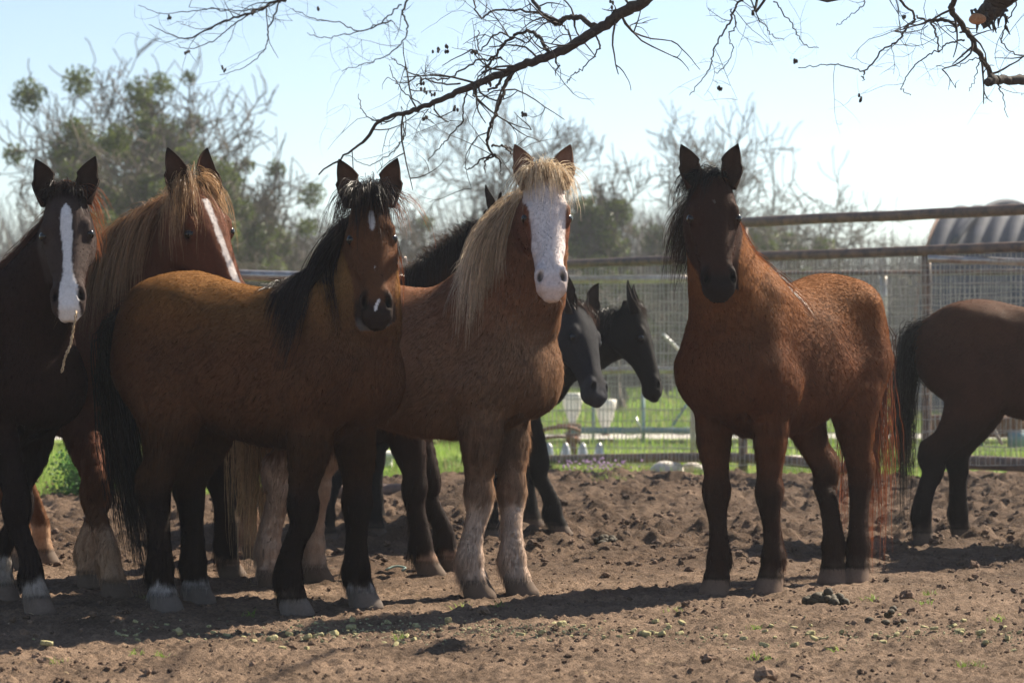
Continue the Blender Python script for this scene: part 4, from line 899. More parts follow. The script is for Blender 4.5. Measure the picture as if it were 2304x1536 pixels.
m = MB(); D = gd(1290); m.tube(catmull([(xx(868, D), D, .02), (xx(890, D), D + .03, .035), (xx(912, D), D, .03), (xx(905, D), D - .02, .018)], 10), .006, 6); tag(m.build('plastic_strip', mat_plain('pale green plastic', (.30, .42, .36), .5)), 'pale green curled strip lying on the dirt between the legs', 'strip')

m = MB(); tw_ = catmull([at(172, 700, 9.84), at(166, 735, 9.83), at(158, 775, 9.84), at(146, 805, 9.83), at(139, 838, 9.85)], 26); a_ = np.linspace(0, 40, 26)
for ph_ in (0, pi): m.tube(tw_ + np.stack([np.cos(a_ + ph_), np.sin(a_ + ph_), a_ * 0], 1) * .004 + RN.normal(size=(26, 3)) * .0012, .0032, 5)
tag(m.build('hay_strand', mat_plain('dry straw', (.34, .24, .14), .8, c2=(.45, .34, .22))), 'twisted pale hay strand hanging below the muzzle of the leftmost horse', 'hay strand')
# ------------------------------------------------------------------ trees
M_BARK = mat_plain('grey bark', (.085, .068, .055), .9, scale=8, c2=(.14, .115, .095), bump=.01, spec=.2)
M_BARKN = mat_plain('dark bark', (.034, .026, .023), .85, scale=60, c2=(.062, .048, .040), bump=.004, spec=.25)
M_LEAF = mat_attr('mistletoe leaf', .5, .3, 3, .3, 0, .45)
def grow(rng, p, d, L, r, lev, out, up=.12, wob=.25, split=(5, 4, 5), droop=0, rmin=.004, ratio=.62, angle=.75):
    n = 6 if lev else 8; P = [np.array(p, float)]; d = unit(d)
    for i in range(n - 1):
        d = unit(d + rng.normal(size=3) * wob * .55 + np.array([0, 0, up - droop])); P.append(P[-1] + d * L / (n - 1))
    P = np.array(P); R = np.linspace(r, max(r * .45, rmin), n); out.append((lev, P, R))
    if lev >= len(split): return
    k = split[lev]
    for i in range(k):
        t = rng.uniform(.25 if lev else .35, 1.0) if i else 1.0; j = min(int(t * (n - 1)), n - 2); f = t * (n - 1) - j
        q = P[j] * (1 - f) + P[j + 1] * f; ax = unit(np.cross(P[j + 1] - P[j], rng.normal(size=3))); dd = unit(P[j + 1] - P[j]); a = angle * rng.uniform(.5, 1.2)
        grow(rng, q, dd * cos(a) + ax * sin(a), L * ratio * rng.uniform(.65, 1.15), max(np.interp(t, [0, 1], [r, r * .45]) * .62, rmin), lev + 1, out, up, wob, split, droop, rmin, ratio, angle)
def tree(px, D, top, wide, seed, name, label, clumps=0, split=(6, 6, 7, 6), tw=.010, cl_z=(.35, 1), group='bare winter trees beyond the fence', trunk_r=.13):
    rng = np.random.default_rng(seed); x = xx(px, D); H = zz(top, D); W = (1.45 if clumps > 30 else 1.9) * wide / F_PX * D
    root = empty(name, (x, D, 0), label, 'tree', group); out = []
    grow(rng, (x, D, -.1), (rng.normal() * .05, 0, 1), H * .42, trunk_r, 0, out, up=.045, wob=.42, split=split, rmin=tw, ratio=.66, angle=.95)
    # stretch into the outline seen
    A = np.vstack([P for l, P, R in out]); ex = np.percentile(np.abs(A[:, 0] - x), 97); hz = A[:, 2].max(); kx_, kz_ = (W / 2) / ex, H / hz
    tm, cm = MB(), MB()
    for l, P, R in out:
        P = P.copy(); s_ = np.clip(P[:, 2] / (H * .4), 0, 1); P[:, 0] = x + (P[:, 0] - x) * (1 + (kx_ - 1) * s_); P[:, 1] = D + (P[:, 1] - D) * (1 + (kx_ - 1) * s_); P[:, 2] *= kz_
        (tm if l <= 1 else cm).tube(P, R, 6 if l <= 1 else 3, False)
    tm.build('trunk', M_BARK, root); cm.build('crown', M_BARK, root)
    if clumps:
        tips = [P[-1] for l, P, R in out if l in (2, 3)]; tips = np.array(tips); tips[:, 0] = x + (tips[:, 0] - x) * kx_; tips[:, 1] = D + (tips[:, 1] - D) * kx_; tips[:, 2] *= kz_
        ok = (tips[:, 2] > H * cl_z[0]) & (tips[:, 2] < H * cl_z[1]); tips = tips[ok]; sel = tips[rng.integers(0, len(tips), clumps)]
        rad = rng.uniform(.16, .46, clumps); n = (rad ** 2 * 2900).astype(int) + 22; gi = np.repeat(np.arange(clumps), n); N = len(gi)
        v = unit_rows(rng.normal(size=(N, 3))) * (rng.uniform(0, 1, (N, 1)) ** .45) * rad[gi][:, None] * [1, 1, .95] + sel[gi]
        v += fbm(v * 3, 2, seed)[:, None] * .06
        d1 = unit_rows(rng.normal(size=(N, 3))) * rng.uniform(.035, .07, (N, 1)); d2 = unit_rows(np.cross(d1, rng.normal(size=(N, 3)))) * .024
        c = np.array([.075, .095, .022]) * rng.uniform(.6, 1.7, (N, 1)) * rng.uniform(.75, 1.25, clumps)[gi][:, None]
        np_mesh('foliage', np.stack([v - d1, v + d2, v + d1, v - d2], 1).reshape(-1, 3), [np.arange(4 * N).reshape(N, 4)], M_LEAF, root, np.repeat(c, 4, axis=0))
    return root
tree(-40, 60, 165, 320, 1, 'bare_tree', 'bare tree at the far left edge, fine bluish twigs', tw=.012)
tree(250, 50, 60, 400, 2, 'leafy_tree', 'tall tree thick with green clumps above the two left heads', 58, tw=.012, group='trees with green clumps')
tree(500, 52, 125, 340, 3, 'leafy_tree', 'tree with green clumps leaning right, above the chestnut head', 42, tw=.012, group='trees with green clumps')
tree(625, 55, 330, 220, 4, 'leafy_tree', 'smaller green-clumped tree left of the front bay head', 32, tw=.012, group='trees with green clumps')
tree(120, 66, 320, 300, 14, 'bare_tree', 'low bare tree behind the leftmost ears', 30, tw=.014)
tree(800, 64, 385, 260, 5, 'bare_tree', 'bare tree just behind the black-maned head', 12, tw=.013)
tree(985, 60, 335, 250, 6, 'bare_tree', 'bare tree between the front bay head and the white face', 14, tw=.012, cl_z=(.2, .7))
tree(1200, 62, 205, 290, 7, 'bare_tree', 'tall fan-shaped bare tree over the white-faced head', 8, tw=.011, cl_z=(.2, .6))
tree(1410, 56, 320, 240, 8, 'leafy_tree', 'grey tree with green clumps low down, right of the white face', 46, tw=.012, cl_z=(.2, .75), group='trees with green clumps')
tree(1585, 60, 235, 240, 10, 'bare_tree', 'tall bare tree behind the red bay head', 16, tw=.011, cl_z=(.2, .55))
tree(1500, 64, 400, 200, 11, 'leafy_tree', 'low green-clumped tree left of the red bay head', 36, tw=.012, cl_z=(.15, .85), group='trees with green clumps')
tree(1785, 70, 402, 200, 12, 'bare_tree', 'small bare tree right of the red bay head, above the top rail', tw=.013)
tree(2240, 75, 425, 120, 13, 'bare_tree', 'thin bare treetop poking up behind the arched barn', tw=.010, split=(3, 3, 4))
tree(1400, 47, 560, 120, 15, 'bare_tree', 'small thick-stemmed tree beyond the funnel feeders', split=(4, 4, 4), trunk_r=.16)
# brush line along the pasture
rngb = np.random.default_rng(3); N = 30000; X0 = rngb.uniform(-.27, .27, N); Y0 = rngb.uniform(74, 96, N); X0 = X0 * Y0
tz = 1.1 + (800 - np.interp(X0 / Y0 * F_PX + CX, [0, 600, 900, 1300, 1700, 1900, 2000, 2304], [450, 490, 450, 455, 480, 545, 515, 500])) / F_PX * Y0
hh = tz * rngb.uniform(.35, 1.0, N) * (1 + .22 * fbm(np.stack([X0 * .35, Y0 * 0, X0 * 0], 1), 3, 4)); b0 = np.stack([X0, Y0, np.zeros(N)], 1)
tt = np.linspace(0, 1, 6); ln = rngb.normal(size=(N, 1, 3)) * [.22, .22, 0]; P_ = b0[:, None] + np.array([0, 0, 1]) * (hh[:, None] * tt)[..., None] + ln * (hh[:, None] * tt ** 1.4)[..., None] + rngb.normal(size=(N, 6, 3)) * .10 * tt[None, :, None]
v_, q_, c_ = ribbons(P_, np.array([.05, .045, .04, .032, .024, .012]), rngb, np.array([.13, .11, .095]) * rngb.uniform(.6, 1.5, (N, 1)))
tag(np_mesh('brush', v_, [q_], M_CLOD, None, c_), kind='stuff')
N = 26000; X0 = rngb.uniform(-.27, .27, N); Y0 = rngb.uniform(72, 95, N); X0 = X0 * Y0; Z0 = rngb.uniform(0, 1, N) ** 1.3 * 3.6; n_ = fbm(np.stack([X0, Y0 * .3, Z0], 1) * .5, 3, 4)
k = n_ > -.12; P_ = np.stack([X0, Y0, Z0], 1)[k]; N = len(P_); d1 = unit_rows(rngb.normal(size=(N, 3))) * .10; d2 = unit_rows(np.cross(d1, rngb.normal(size=(N, 3)))) * .06
tag(np_mesh('brush', np.stack([P_ - d1, P_ + d2, P_ + d1, P_ - d2], 1).reshape(-1, 3), [np.arange(4 * N).reshape(N, 4)], M_LEAF, None, np.repeat(np.array([.11, .10, .06]) * rngb.uniform(.5, 1.5, (N, 1)), 4, axis=0)), kind='stuff')

# ------------------------------------------------------------------ the big bare tree whose limbs hang into the top of the view
def big_tree():
    rng = np.random.default_rng(21); root = empty('pecan_tree', (6.3, 9.2, 0), 'large bare pecan tree, its crooked dark limbs hanging in from above', 'tree'); tm, bm, wm = MB(), MB(), MB()
    T0 = catmull([(6.3, 9.2, -.1), (6.25, 9.2, 1.4), (6.1, 9.3, 2.8), (5.9, 9.5, 4.1), (5.7, 9.7, 5.3)], 14); tm.tube(T0, np.linspace(.36, .2, 14), 12)
    def px(path, D): return [at(a, b, D + (i * .08)) for i, (a, b) in enumerate(path)]
    def limb(path, r0, r1, D, tw=1.0, lead=None, seed=0, mb=None, twigs=True, dens=1.0):
        Pp = [np.array(q) for q in px(path, D)]
        if lead is not None:
            lead = [np.array(q, float) for q in lead] + [Pp[0] + unit(Pp[0] - Pp[1]) * .30 + np.array([0, 0, .12])]; Pp = lead + Pp
        n = max(len(Pp) * 6, 12); P = catmull(Pp, n); P = P + rng.normal(size=P.shape) * .004; rl = np.linspace(0, 1, n)
        if lead is not None: k = len(lead) * 6; R = np.concatenate([np.linspace(.05 if r0 > .02 else .016, r0, k), np.linspace(r0, r1, n - k)])
        else: R = np.linspace(r0, r1, n)
        R = R * (1 + .13 * fbm(P * 14, 2, seed)); (mb or bm).tube(P, R, 8 if r0 > .012 else 5)
        if not twigs: return
        s0 = 0 if lead is None else len(lead) * 6
        L = np.linalg.norm(np.diff(P[s0:], axis=0), axis=1).sum(); m = int(L * 7.5 * tw * dens)
        for i in range(m):
            j = int(rng.uniform(s0, n - 1)); base = P[j]; d = unit(P[min(j + 1, n - 1)] - P[j - 1]); sd = unit(np.cross(d, rng.normal(size=3))); out = unit(d * .6 + sd)
            out[1] *= .5; twig(base, out, rng.uniform(.12, .40), min(R[j] * .45, .006), 0)
    def twig(p, d, L, r, lev):
        n = 7; P = [np.array(p)]; d = unit(d); cv = rng.normal(size=3) * .22; cv[1] *= .4
        for i in range(n - 1): d = unit(d + cv + rng.normal(size=3) * .14 + np.array([0, 0, -.02])); P.append(P[-1] + d * L / (n - 1))
        P = np.array(P); wm.tube(P, np.linspace(r, r * .4, n), 4, False)
        if lev < 2:
            for i in range(rng.integers(1, 4) if lev == 0 else rng.integers(0, 3)):
                j = rng.integers(1, n); dd = unit(P[j] - P[j - 1] + rng.normal(size=3) * .7 * np.array([1, .5, 1])); twig(P[j], dd, L * rng.uniform(.35, .7), r * .6, lev + 1)
        if lev and rng.uniform() < .045:
            for q in range(4): hm.blob(P[-1] + rng.normal(size=3) * .008, (.007, .007, .011), int(rng.integers(1e5)), .4, 5)
    hm = wm
    A = [(5.7, 9.7, 5.2), (4.0, 10.6, 7.0), (2.0, 11.3, 6.0), (1.1, 11.4, 4.0)]
    limb([(1470, -15), (1400, 30), (1350, 62), (1290, 100), (1240, 125), (1190, 142), (1130, 165), (1050, 200), (1000, 222), (940, 245), (900, 258), (850, 275), (822, 315), (785, 343), (715, 392)], .030, .004, 11.3, 1.3, A)
    limb([(1165, 150), (1140, 185), (1130, 215), (1115, 255), (1100, 290), (1097, 325), (1110, 348)], .012, .006, 11.9, .8)
    for pth in ([(1110, 348), (1085, 358), (1062, 378), (1046, 380)], [(1105, 330), (1135, 328), (1160, 342), (1180, 345)], [(1110, 348), (1092, 365), (1090, 388)], [(1112, 345), (1126, 365), (1128, 395)], [(1130, 325), (1150, 345), (1172, 362)]): limb(pth, .006, .0025, 12.3, .5)
    limb([(1235, 118), (1215, 85), (1195, 72), (1165, 75), (1130, 105), (1105, 140), (1085, 165)], .010, .006, 11.6, 1.2)
    limb([(1345, 60), (1300, 40), (1270, 42), (1255, 55), (1220, 30), (1195, -10)], .014, .009, 11.6, 1.6)
    limb([(1260, 50), (1200, 28), (1120, 22), (1080, 40), (1065, -5)], .007, .004, 11.8, 1.4)
    limb([(1330, 70), (1350, 100), (1345, 115), (1310, 155), (1290, 168), (1275, 185)], .005, .002, 11.4, .8)
    limb([(1290, 100), (1270, 60), (1235, 45), (1190, 90), (1155, 115)], .005, .002, 11.9, 1.0)
    limb([(1130, 165), (1120, 192), (1096, 205)], .008, .005, 11.7, .2)
    limb([(1050, 200), (1042, 240), (1040, 275), (1005, 315), (985, 335), (962, 362)], .005, .0022, 12.2, .6)
    limb([(1035, 190), (960, 180), (905, 150), (880, 128)], .005, .0022, 12.3, 1.0); limb([(960, 240), (915, 215), (890, 180), (875, 145)], .004, .002, 12.4, .9)
    limb([(990, 225), (925, 250), (905, 270), (912, 300), (900, 325), (870, 350), (830, 373), (780, 350)], .005, .002, 12.5, .6)
    limb([(860, 275), (830, 265), (812, 240), (806, 210)], .004, .002, 12.4, .5)
    limb([(1130, 130), (1070, 140), (1010, 175), (960, 178), (935, 192)], .006, .003, 12, 1.2)
    limb([(1180, 95), (1120, 75), (1080, 115), (1075, 70)], .005, .003, 11.7, 1.5)
    # left clusters
    B = [(5.7, 9.7, 5.2), (3.6, 12.2, 5.8), (1.0, 14.4, 5.3), (-.8, 14.8, 4.2)]
    limb([(700, -30), (620, 5), (560, 30), (500, 50), (430, 85), (385, 78), (335, 55)], .012, .002, 14.6, 1.1, B)
    limb([(640, 0), (600, 15), (540, 25), (470, 20), (400, 30), (360, 30), (310, 12)], .005, .002, 14.8, 1.0)
    limb([(560, 30), (520, 60), (480, 92), (430, 110), (395, 100)], .005, .002, 14.9, 1.0)
    limb([(632, -10), (618, 35), (603, 70), (602, 98), (585, 125), (550, 150), (500, 168)], .006, .002, 14.7, .5)
    limb([(925, -20), (905, 30), (918, 60), (905, 95), (870, 125), (820, 145), (770, 160)], .007, .002, 14.2, 1.1, [(1.0, 15.0, 5.3), (.2, 14.6, 4.2)])
    limb([(905, 10), (870, 40), (840, 60), (780, 78), (730, 85), (690, 75)], .005, .002, 14.4, 1.0); limb([(880, 45), (810, 70), (760, 50), (700, 40), (655, 18)], .005, .002, 14.5, .8)
    # middle and right twigs
    Cc = [(5.7, 9.7, 5.2), (4.6, 11.2, 6.8), (3.2, 12.0, 7.5)]
    limb([(1700, -25), (1660, 8), (1645, 45), (1622, 80), (1605, 115), (1598, 150), (1575, 185), (1548, 215)], .007, .002, 12.4, 1.0, Cc)
    limb([(1645, 20), (1655, 55), (1640, 80), (1650, 110), (1630, 150), (1610, 165)], .004, .002, 12.5, .8)
    limb([(1690, 0), (1705, 40), (1725, 62), (1740, 82), (1765, 90)], .004, .002, 12.3, .8); limb([(1740, 5), (1775, 45), (1795, 80), (1812, 102), (1842, 110)], .004, .002, 12.2, .7)
    limb([(1950, -10), (1935, 20), (1905, 42), (1882, 58)], .0035, .002, 12.6, .4)
    limb([(1985, -20), (2020, -2), (2060, 38), (2040, 62), (2022, 90), (1985, 115), (1945, 160), (1900, 148), (1850, 147), (1795, 155)], .007, .0025, 11.6, .9, [(5.7, 9.7, 5.2), (4.2, 11.4, 5.6)])
    limb([(1945, 160), (1942, 182)], .004, .002, 11.7, .2)
    limb([(2150, -15), (2140, 20), (2165, 55), (2190, 100), (2215, 140), (2235, 175)], .014, .013, 11.2, 1.6, [(5.7, 9.7, 5.2), (4.0, 11.0, 5.2)])
    limb([(2165, 60), (2120, 45), (2095, 48), (2060, 38)], .009, .005, 11.4, 1.2)
    limb([(2095, 48), (2105, 75), (2112, 110), (2080, 130), (2045, 165), (2030, 200), (2052, 215)], .005, .002, 11.5, .9)
    limb([(2170, 90), (2130, 100), (2112, 118)], .005, .003, 11.5, 1.0); limb([(2205, 130), (2185, 135), (2150, 148), (2105, 150)], .003, .002, 11.4, .9)
    limb([(2205, 135), (2195, 170), (2180, 205)], .003, .0015, 11.4, .5); limb([(2245, 185), (2255, 215), (2268, 265)], .004, .0015, 11.2, .5)
    limb([(2290, 5), (2260, 60), (2255, 95), (2285, 122), (2320, 128)], .004, .003, 11.3, 1.3)
    limb([(2222, 183), (2240, 180), (2280, 180), (2340, 178)], .021, .023, 11.0, .3)
    # broken stub with the orange cut
    limb([(2300, -60), (2262, -20), (2235, 15), (2208, 50)], .085, .040, 11.0, 0, twigs=False)
    cb = MB(); c = at(2199, 43, 10.93); cb.blob(c, (.040, .016, .026), 5, .12, 10); cb.build('cut_wood', mat_plain('cut wood', (.30, .13, .055), .8, scale=60, c2=(.42, .21, .10)), root)
    for i in range(30):
        p = at(rng.uniform(2185, 2285), rng.uniform(20, 60), 10.98); bm.tube([p, p + rng.normal(size=3) * .012 + np.array([0, 0, -.03])], [.009, .002], 5)
    # crown above the view, throws its net of shade over the pen
    out = []
    for i in range(4): grow(rng, T0[-1 - i % 4], (rng.uniform(0, .9), rng.normal() * .4 - .3, .9), rng.uniform(2.2, 3.4), .10, 0, out, up=.05, wob=.35, split=(4, 4, 4), rmin=.006)
    for l, P, R in out: bm.tube(P, R, 5 if l < 2 else 3, False)
    tm.build('trunk', M_BARKN, root); bm.build('limbs', M_BARKN, root); wm.build('twigs', M_BARKN, root)
big_tree()
# ------------------------------------------------------------------ the herd
def lerp(c, d, m): return c * (1 - m[:, None]) + np.asarray(d, float)[None] * m[:, None]
def make_coat(base, dark=None, legdark=0.0, leg=None, socks=(0, 0, 0, 0), sock=(.5, .45, .4), muzzle=None, face=None, top=None, belly=None, blaze=None, blazec=(.62, .58, .56), facec=None):
    base = np.array(base, float)
    def f(P, h, ih, lg, nz, nf):
        c = np.tile(base, (len(P), 1)) * (1 + .22 * nz + .10 * nf)[:, None]
        if top is not None: c = lerp(c, top, sstep(P[:, 2], 1.05, 1.4) * .6 * (1 - ih))  # sunlit back painted in: upper coat lighter and more golden
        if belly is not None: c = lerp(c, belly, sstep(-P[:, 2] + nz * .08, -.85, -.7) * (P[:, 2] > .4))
        if leg is not None: c = lerp(c, leg, sstep(-P[:, 2] + nz * .10, -legdark - .16, -legdark + .12))
        if facec is not None: c = lerp(c, facec, ih)
        if muzzle is not None: c = lerp(c, muzzle, ih * np.maximum(sstep(h[:, 0] + .03 * nz, .48, .56), .9 * sstep(h[:, 0], .44, .50) * sstep(np.abs(h[:, 2]), .03, .055)))
        for k in range(4):
            if socks[k]: c = lerp(c, np.array(sock), (lg == k) * sstep(-P[:, 2] + nz * .05 + fbm(P * [45, 45, 9], 2, 19) * .022, -socks[k] - .02, -socks[k] + .02) * np.clip(1 + .6 * nz, 0, 1))
        if blaze is not None: c = lerp(c, blazec, ih * np.clip(blaze(h, nz, nf), 0, 1))
        return np.clip(c, .003, .8)
    return f
BLACK = (.012, .009, .008)
def blaze_H0(h, nz, nf):
    half = np.interp(h[:, 0], [.07, .11, .2, .3, .42, .5, .6], [.0, .024, .028, .021, .022, .042, .05]) + .006 * nz; off = .004 + .004 * nz
    return sstep(half - np.abs(h[:, 2] - off) + .004 * nf, -.002, .003) * (h[:, 1] > -.09 - .05 * (h[:, 0] > .48)) * (h[:, 0] > .075)
def blaze_H2(h, nz, nf):
    star = 1 - np.sqrt(((h[:, 0] - .14) / .055) ** 2 + ((h[:, 2]) / .018) ** 2); strip = .35 - np.sqrt(((h[:, 0] - .37) / .06) ** 2 + ((h[:, 2]) / .010) ** 2)
    snip = .8 - np.sqrt(((h[:, 0] - .535) / .034) ** 2 + ((h[:, 2] - .002 + (h[:, 0] - .535) * .4) / .012) ** 2)
    lip = .12 * sstep(h[:, 0] + .02 * nz, .54, .575) * sstep(-h[:, 1], .10, .12)
    return np.maximum(np.maximum.reduce([sstep(x + .25 * nf, 0, .25) for x in (star, strip, snip)]) * (h[:, 1] > -.07), lip)
def blaze_H3(h, nz, nf):
    m = np.interp(h[:, 0], [.0, .05, .12, .2, .3, .45, .6], [.09, .12, .108, .092, .088, .10, .11])
    f_ = sstep(m - np.abs(h[:, 2]) + .02 * nz, -.002, .006) * sstep(h[:, 1] + .02 * nz, -.10, -.085)
    return np.maximum(f_, sstep(h[:, 0], .43, .47)) * (1 - .35 * sstep(h[:, 0] + .03 * nz, .50, .56))
def blaze_H1(h, nz, nf):
    return .75 * sstep(.017 - np.abs(h[:, 2]) + .006 * nf + .006 * nz, -.003, .005) * (h[:, 1] > -.05) * (h[:, 0] > .08)
def blaze_star(h, nz, nf): return .12 * sstep(1 - np.sqrt(((h[:, 0] - .15) / .012) ** 2 + (h[:, 2] / .008) ** 2), 0, .3)

HERD = {}
HERD['H2'] = dict(name='bay_horse', label='shaggy bay horse with black mane and small white star, front of the herd', seed=2, res=.0085,
    at=(-1.085, 10.42), psi=-26, kx=.875, s=1.03, poll=(832, 430, 10.18), muzzle=(850, 712, 9.93), face=-84,
    HR=(372, 1375, 10.30), HL=(446, 1368, 10.62), FR=(664, 1376, 10.15), FL=(820, 1356, 10.42),
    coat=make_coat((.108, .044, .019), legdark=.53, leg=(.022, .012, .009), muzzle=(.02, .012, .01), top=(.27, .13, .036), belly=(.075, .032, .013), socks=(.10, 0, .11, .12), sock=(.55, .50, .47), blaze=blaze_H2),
    ear_out=(.06, .025, .012), ear_in=(.09, .04, .022), fur=170000, neckup=1.1, nx=.47, nf=.15, neckbase=.74, neckw=.80, headw=.82, hoof=(.13, .12, .115),
    mane=[dict(side=-1, i0=9, i1=40, length=[.30, .42, .58, .72, .80], clumps=170, per=30, color=BLACK, tip=(.03, .014, .009), grav=.5, lift=.05, wind=(.3, -3.0, 0)),
          dict(side=-1, i0=27, i1=40, length=.62, clumps=80, per=30, color=(.018,.011,.009), tip=(.04, .016, .010), grav=.6, lift=.05, wind=(2.0, -1.5, 0), kshort=.4),
          dict(side=.15, i0=10, i1=40, length=.05, clumps=150, per=8, color=BLACK, tip=(.06,.03,.02), grav=.05, lift=1.6, clump=.4),
          dict(side=1, i0=26, i1=40, length=.50, clumps=9, per=22, color=(.03,.012,.008), tip=(.30, .085, .02), grav=.45)],
    forelock=[dict(length=.34, clumps=60, per=18, color=BLACK, tip=(.03, .014, .009), push=.7), dict(length=.30, clumps=6, per=24, color=(.10, .03, .012), tip=(.30, .09, .03), side=1.3, push=.3, grav=.28)],
    tail=dict(length=1.05, color=BLACK, tip=(.02, .012, .01), clumps=60, per=20, wind=(.9, -.5, 0)))
HERD['H3'] = dict(manec=(.5, .36, .22), name='roan_horse', label='strawberry roan horse with white face and cream mane standing in the middle', seed=3, res=.0085,
    at=(-.44, 11.22), psi=-20, kx=.93, s=1.045, headw=.90, poll=(1226, 392, 10.62), muzzle=(1244, 650, 10.36), face=-84,
    HR=(612, 1322, 11.35), HL=(712, 1343, 11.65), FR=(1076, 1350, 10.85), FL=(1172, 1348, 10.95),
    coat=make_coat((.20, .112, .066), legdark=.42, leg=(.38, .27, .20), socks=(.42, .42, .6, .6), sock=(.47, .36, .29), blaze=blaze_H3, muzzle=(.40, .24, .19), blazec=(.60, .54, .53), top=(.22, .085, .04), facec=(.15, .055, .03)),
    ear_out=(.22, .12, .07), ear_in=(.20, .10, .065), ear_edge=(.10, .05, .03), fur=170000, roan=.16, shag=.38, furlen=.028, neckup=.9, hoof=(.09, .06, .045),
    mane=[dict(side=-1, i0=12, i1=39, length=[.20, .35, .55, .70, .60], clumps=90, per=34, color=(.50, .36, .22), tip=(.60, .50, .38), grav=.4),
          dict(side=1, i0=26, i1=39, length=.2, clumps=20, per=12, color=(.50, .36, .22), tip=(.6, .45, .3), grav=.3)],
    forelock=[dict(length=.27, clumps=64, per=16, color=(.52, .40, .26), tip=(.62, .50, .36), push=.55)],
    tail=dict(length=1.05, color=(.40, .27, .14), tip=(.45, .33, .2), clumps=60, per=18, spread=.03), whisker=(.35, .3, .25))
HERD['H7'] = dict(name='red_bay_horse', label='red bay horse at right with head high, chest turned to the camera', seed=7, res=.0085,
    at=(1.29, 11.42), psi=234, kx=.93, s=1.05, poll=(1602, 392, 10.85), muzzle=(1622, 652, 10.60), face=-88,
    FR=(1608, 1338, 11.0), FL=(1730, 1336, 11.06), HR=(1872, 1328, 11.55), HL=(1925, 1322, 11.6),
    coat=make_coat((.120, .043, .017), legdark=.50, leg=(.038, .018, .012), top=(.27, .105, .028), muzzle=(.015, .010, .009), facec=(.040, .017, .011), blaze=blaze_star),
    ear_out=(.05, .022, .012), ear_in=(.05, .025, .016), fur=150000, shag=.22, neckup=.9, hoof=(.15, .095, .07),
    mane=[dict(side=-1, i0=16, i1=40, length=[.2, .3, .42, .42], clumps=50, per=18, color=BLACK, tip=(.03, .014, .009), grav=.35),
          dict(side=1, i0=6, i1=36, length=.34, clumps=70, per=16, color=(.07, .022, .01), tip=(.20, .065, .02), grav=.35, lift=.3)],
    forelock=[dict(length=.20, clumps=40, per=16, color=BLACK, side=-.6, push=.6)],
    tail=dict(length=1.0, color=(.03, .012, .009), tip=(.20, .06, .025), clumps=50, per=16))
HERD['H8'] = dict(name='brown_horse', label='dark brown horse cut off at the right edge, rump and black tail towards the pen', seed=8, res=.012,
    at=(3.14, 13.95), psi=-14, kx=1.0, s=1.0, poll=(2560, 560, 13.5), muzzle=(2650, 720, 13.3), face=-30,
    HR=(2080, 1222, 13.9), HL=(2166, 1219, 14.2),
    coat=make_coat((.055, .021, .012), legdark=.60, leg=(.016, .010, .009), top=(.09, .04, .02)),
    ear_out=(.05, .022, .012), ear_in=(.05, .025, .016), fur=70000, neckup=.5, whiskers=False,
    mane=[dict(side=-1, i0=8, i1=39, length=.35, clumps=40, per=12, color=BLACK)], tail=dict(length=.95, color=BLACK, clumps=46, per=14, spread=.03))
HERD['H1'] = dict(manec=(.28, .15, .07), name='chestnut_horse', label='chestnut horse with long flaxen mane and white blaze, behind the rump of the front bay', seed=1, res=.010,
    at=(-2.30, 11.75), psi=-38, kx=.95, s=1.04, poll=(444, 412, 11.15), muzzle=(562, 700, 10.98), face=-45,
    FR=(262, 1352, 10.85), FL=(205, 1328, 11.3), HR=(60, 1290, 12.3), HL=(100, 1280, 12.6),
    coat=make_coat((.105, .036, .018), legdark=.45, leg=(.13, .06, .03), socks=(.30, .30, .2, .2), sock=(.40, .26, .17), blaze=blaze_H1),
    ear_out=(.07, .028, .014), ear_in=(.06, .025, .014), fur=100000, neckup=1.0, ears=[(.30, .15, 0), (.14, .15, .3)],
    mane=[dict(side=-1, i0=6, i1=40, length=[.4, .5, .6, .55], clumps=130, per=26, color=(.26, .14, .07), tip=(.32, .19, .10), grav=.4),
          dict(side=.15, i0=10, i1=40, length=.06, clumps=150, per=8, color=(.30,.16,.08), tip=(.45,.24,.12), grav=.05, lift=1.6, clump=.4),
          dict(side=1, i0=14, i1=40, length=.15, clumps=26, per=12, color=(.30, .16, .08), tip=(.4, .2, .1), grav=.25)],
    forelock=[dict(length=.38, clumps=34, per=16, color=(.30, .18, .09), tip=(.42, .27, .15), push=.35, side=.0, grav=.7)])
HERD['H0'] = dict(name='dark_bay_horse', label='dark bay horse with wide white blaze at the left edge of the herd', seed=5, res=.0095,
    at=(-2.44, 10.72), psi=-42, kx=.95, s=1.0, headw=.92, poll=(146, 425, 10.12), muzzle=(152, 694, 9.86), face=-86,
    FR=(88, 1384, 10.18), FL=(8, 1345, 10.75), HR=(-190, 1330, 11.2), HL=(-230, 1330, 11.4),
    coat=make_coat((.020, .0075, .005), legdark=.70, leg=(.016, .009, .008), socks=(.2, .14, 0, 0), sock=(.35, .30, .26), blaze=blaze_H0, facec=(.045, .030, .026)),
    ear_out=(.04, .018, .01), ear_in=(.035, .018, .012), fur=100000, neckup=.9, hoof=(.16, .12, .10),
    mane=[dict(side=-1, i0=8, i1=40, length=.3, clumps=60, per=16, color=(.03, .014, .01), tip=(.06, .022, .012), grav=.35),
          dict(side=1, i0=24, i1=40, length=.26, clumps=24, per=14, color=(.06, .02, .01), tip=(.28, .09, .03), grav=.3)],
    forelock=[dict(length=.14, clumps=34, per=16, color=(.03, .018, .014), push=.6), dict(length=.30, clumps=7, per=22, color=(.10, .03, .012), tip=(.30, .09, .03), side=1.3, push=.3, grav=.3)])
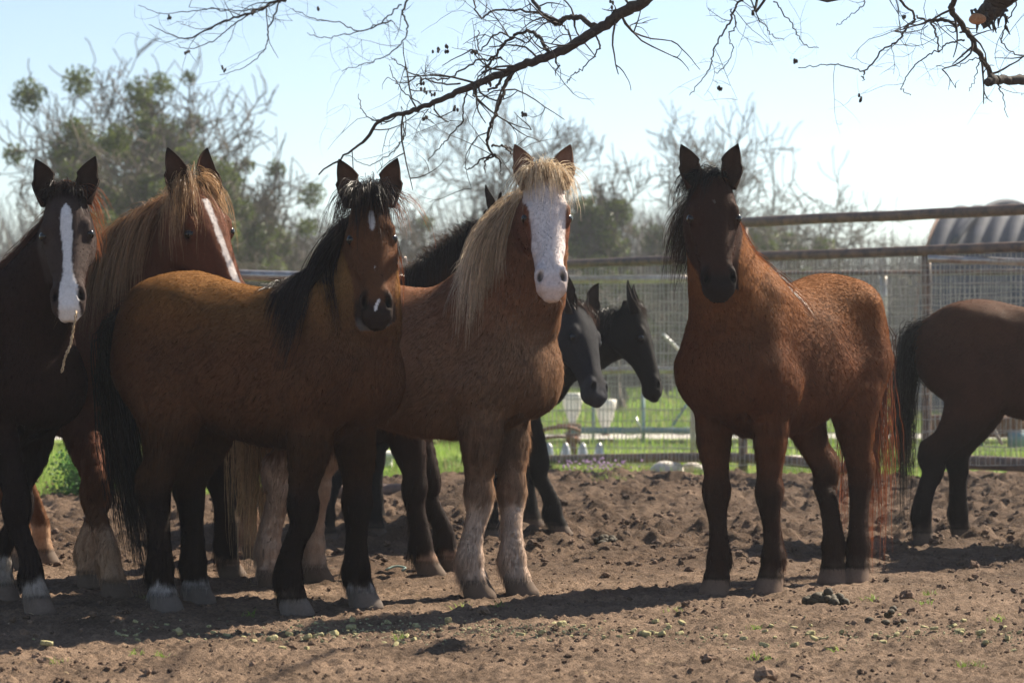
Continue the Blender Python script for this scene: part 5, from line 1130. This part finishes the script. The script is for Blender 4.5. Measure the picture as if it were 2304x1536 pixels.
HERD['H4'] = dict(name='dark_brown_horse', label='dark brown horse with head hidden behind the white face, feathered legs under the roan', seed=4, res=.011,
    at=(-.95, 12.15), psi=2, kx=.98, s=.97, poll=(1140, 482, 12.15), muzzle=(1225, 690, 12.35), face=12,
    FR=(968, 1300, 11.9), FL=(1022, 1303, 12.2), HR=(520, 1312, 11.85), HL=(575, 1258, 12.9),
    coat=make_coat((.030, .014, .010), legdark=.60, leg=(.020, .011, .009), socks=(.12, .12, .30, .1), sock=(.26, .16, .11)),
    ear_out=(.02, .012, .01), ear_in=(.02, .012, .01), fur=70000, neckup=.8, feather=2.2, whiskers=False,
    mane=[dict(side=-1, i0=8, i1=40, length=.28, clumps=70, per=14, color=(.02, .012, .01), grav=.35), dict(side=.15, i0=10, i1=40, length=.06, clumps=150, per=8, color=(.05,.03,.022), tip=(.10,.06,.04), grav=.05, lift=1.6, clump=.4)])
HERD['H5'] = dict(name='grey_faced_horse', label='black horse with greying face lowered beside the roan, nose near the white feeders', seed=6, res=.011,
    at=(-.38, 14.45), psi=-8, kx=.98, s=.97, poll=(1312, 685, 14.1), muzzle=(1362, 895, 13.85), face=-40,
    HR=(738, 1228, 13.95), HL=(848, 1238, 14.3), FR=(1112, 1216, 14.2), FL=(1262, 1208, 14.5),
    coat=make_coat((.018, .014, .013), legdark=.60, leg=(.012, .010, .010), facec=(.022, .021, .024), muzzle=(.040, .040, .046)),
    ear_out=(.03, .02, .018), ear_in=(.04, .025, .02), fur=60000, neckup=-.1, whiskers=False, ears=[(.5, .5, 0), (.4, .6, 0)],
    mane=[dict(side=-1, i0=6, i1=40, length=.25, clumps=50, per=12, color=(.03, .022, .02), grav=.3)], forelock=[dict(length=.22, clumps=24, per=12, color=(.03, .02, .018), tip=(.10, .06, .045), side=.5)])
HERD['H6'] = dict(name='black_horse', label='black horse with head lowered in profile, farthest back beside the fence', seed=9, res=.011,
    at=(-.32, 15.25), psi=0, kx=.98, s=1.0, poll=(1444, 690, 14.95), muzzle=(1498, 890, 14.85), face=-12,
    coat=make_coat((.012, .010, .0095), legdark=.60, leg=(.010, .008, .008)),
    ear_out=(.015, .011, .01), ear_in=(.03, .022, .018), fur=60000, neckup=-.1, whiskers=False, ears=[(.15, .1, 0), (.15, .1, 0)],
    mane=[dict(side=-1, i0=6, i1=40, length=.2, clumps=50, per=12, color=(.02, .016, .014), grav=.3)], forelock=[dict(length=.16, clumps=24, per=12, color=(.03, .018, .013))])
for k_ in HERD: horse(HERD[k_])
# ------------------------------------------------------------------ the hazy backlit air
hz_m = bpy.data.materials.new('haze air'); hz_m.use_nodes = True; t_ = hz_m.node_tree
for n_ in list(t_.nodes):
    if n_.type != 'OUTPUT_MATERIAL': t_.nodes.remove(n_)
pv = t_.nodes.new('ShaderNodeVolumePrincipled'); pv.inputs['Color'].default_value = (.90, .94, 1.0, 1); pv.inputs['Density'].default_value = .0009; pv.inputs['Anisotropy'].default_value = .35
t_.links.new(pv.outputs[0], [n for n in t_.nodes if n.type == 'OUTPUT_MATERIAL'][0].inputs['Volume'])
mb_ = MB(); mb_.box((0, 700, 7), (1300, 1620, 17)); hz_o = mb_.build('haze', hz_m, None, False); tag(hz_o, kind='stuff')
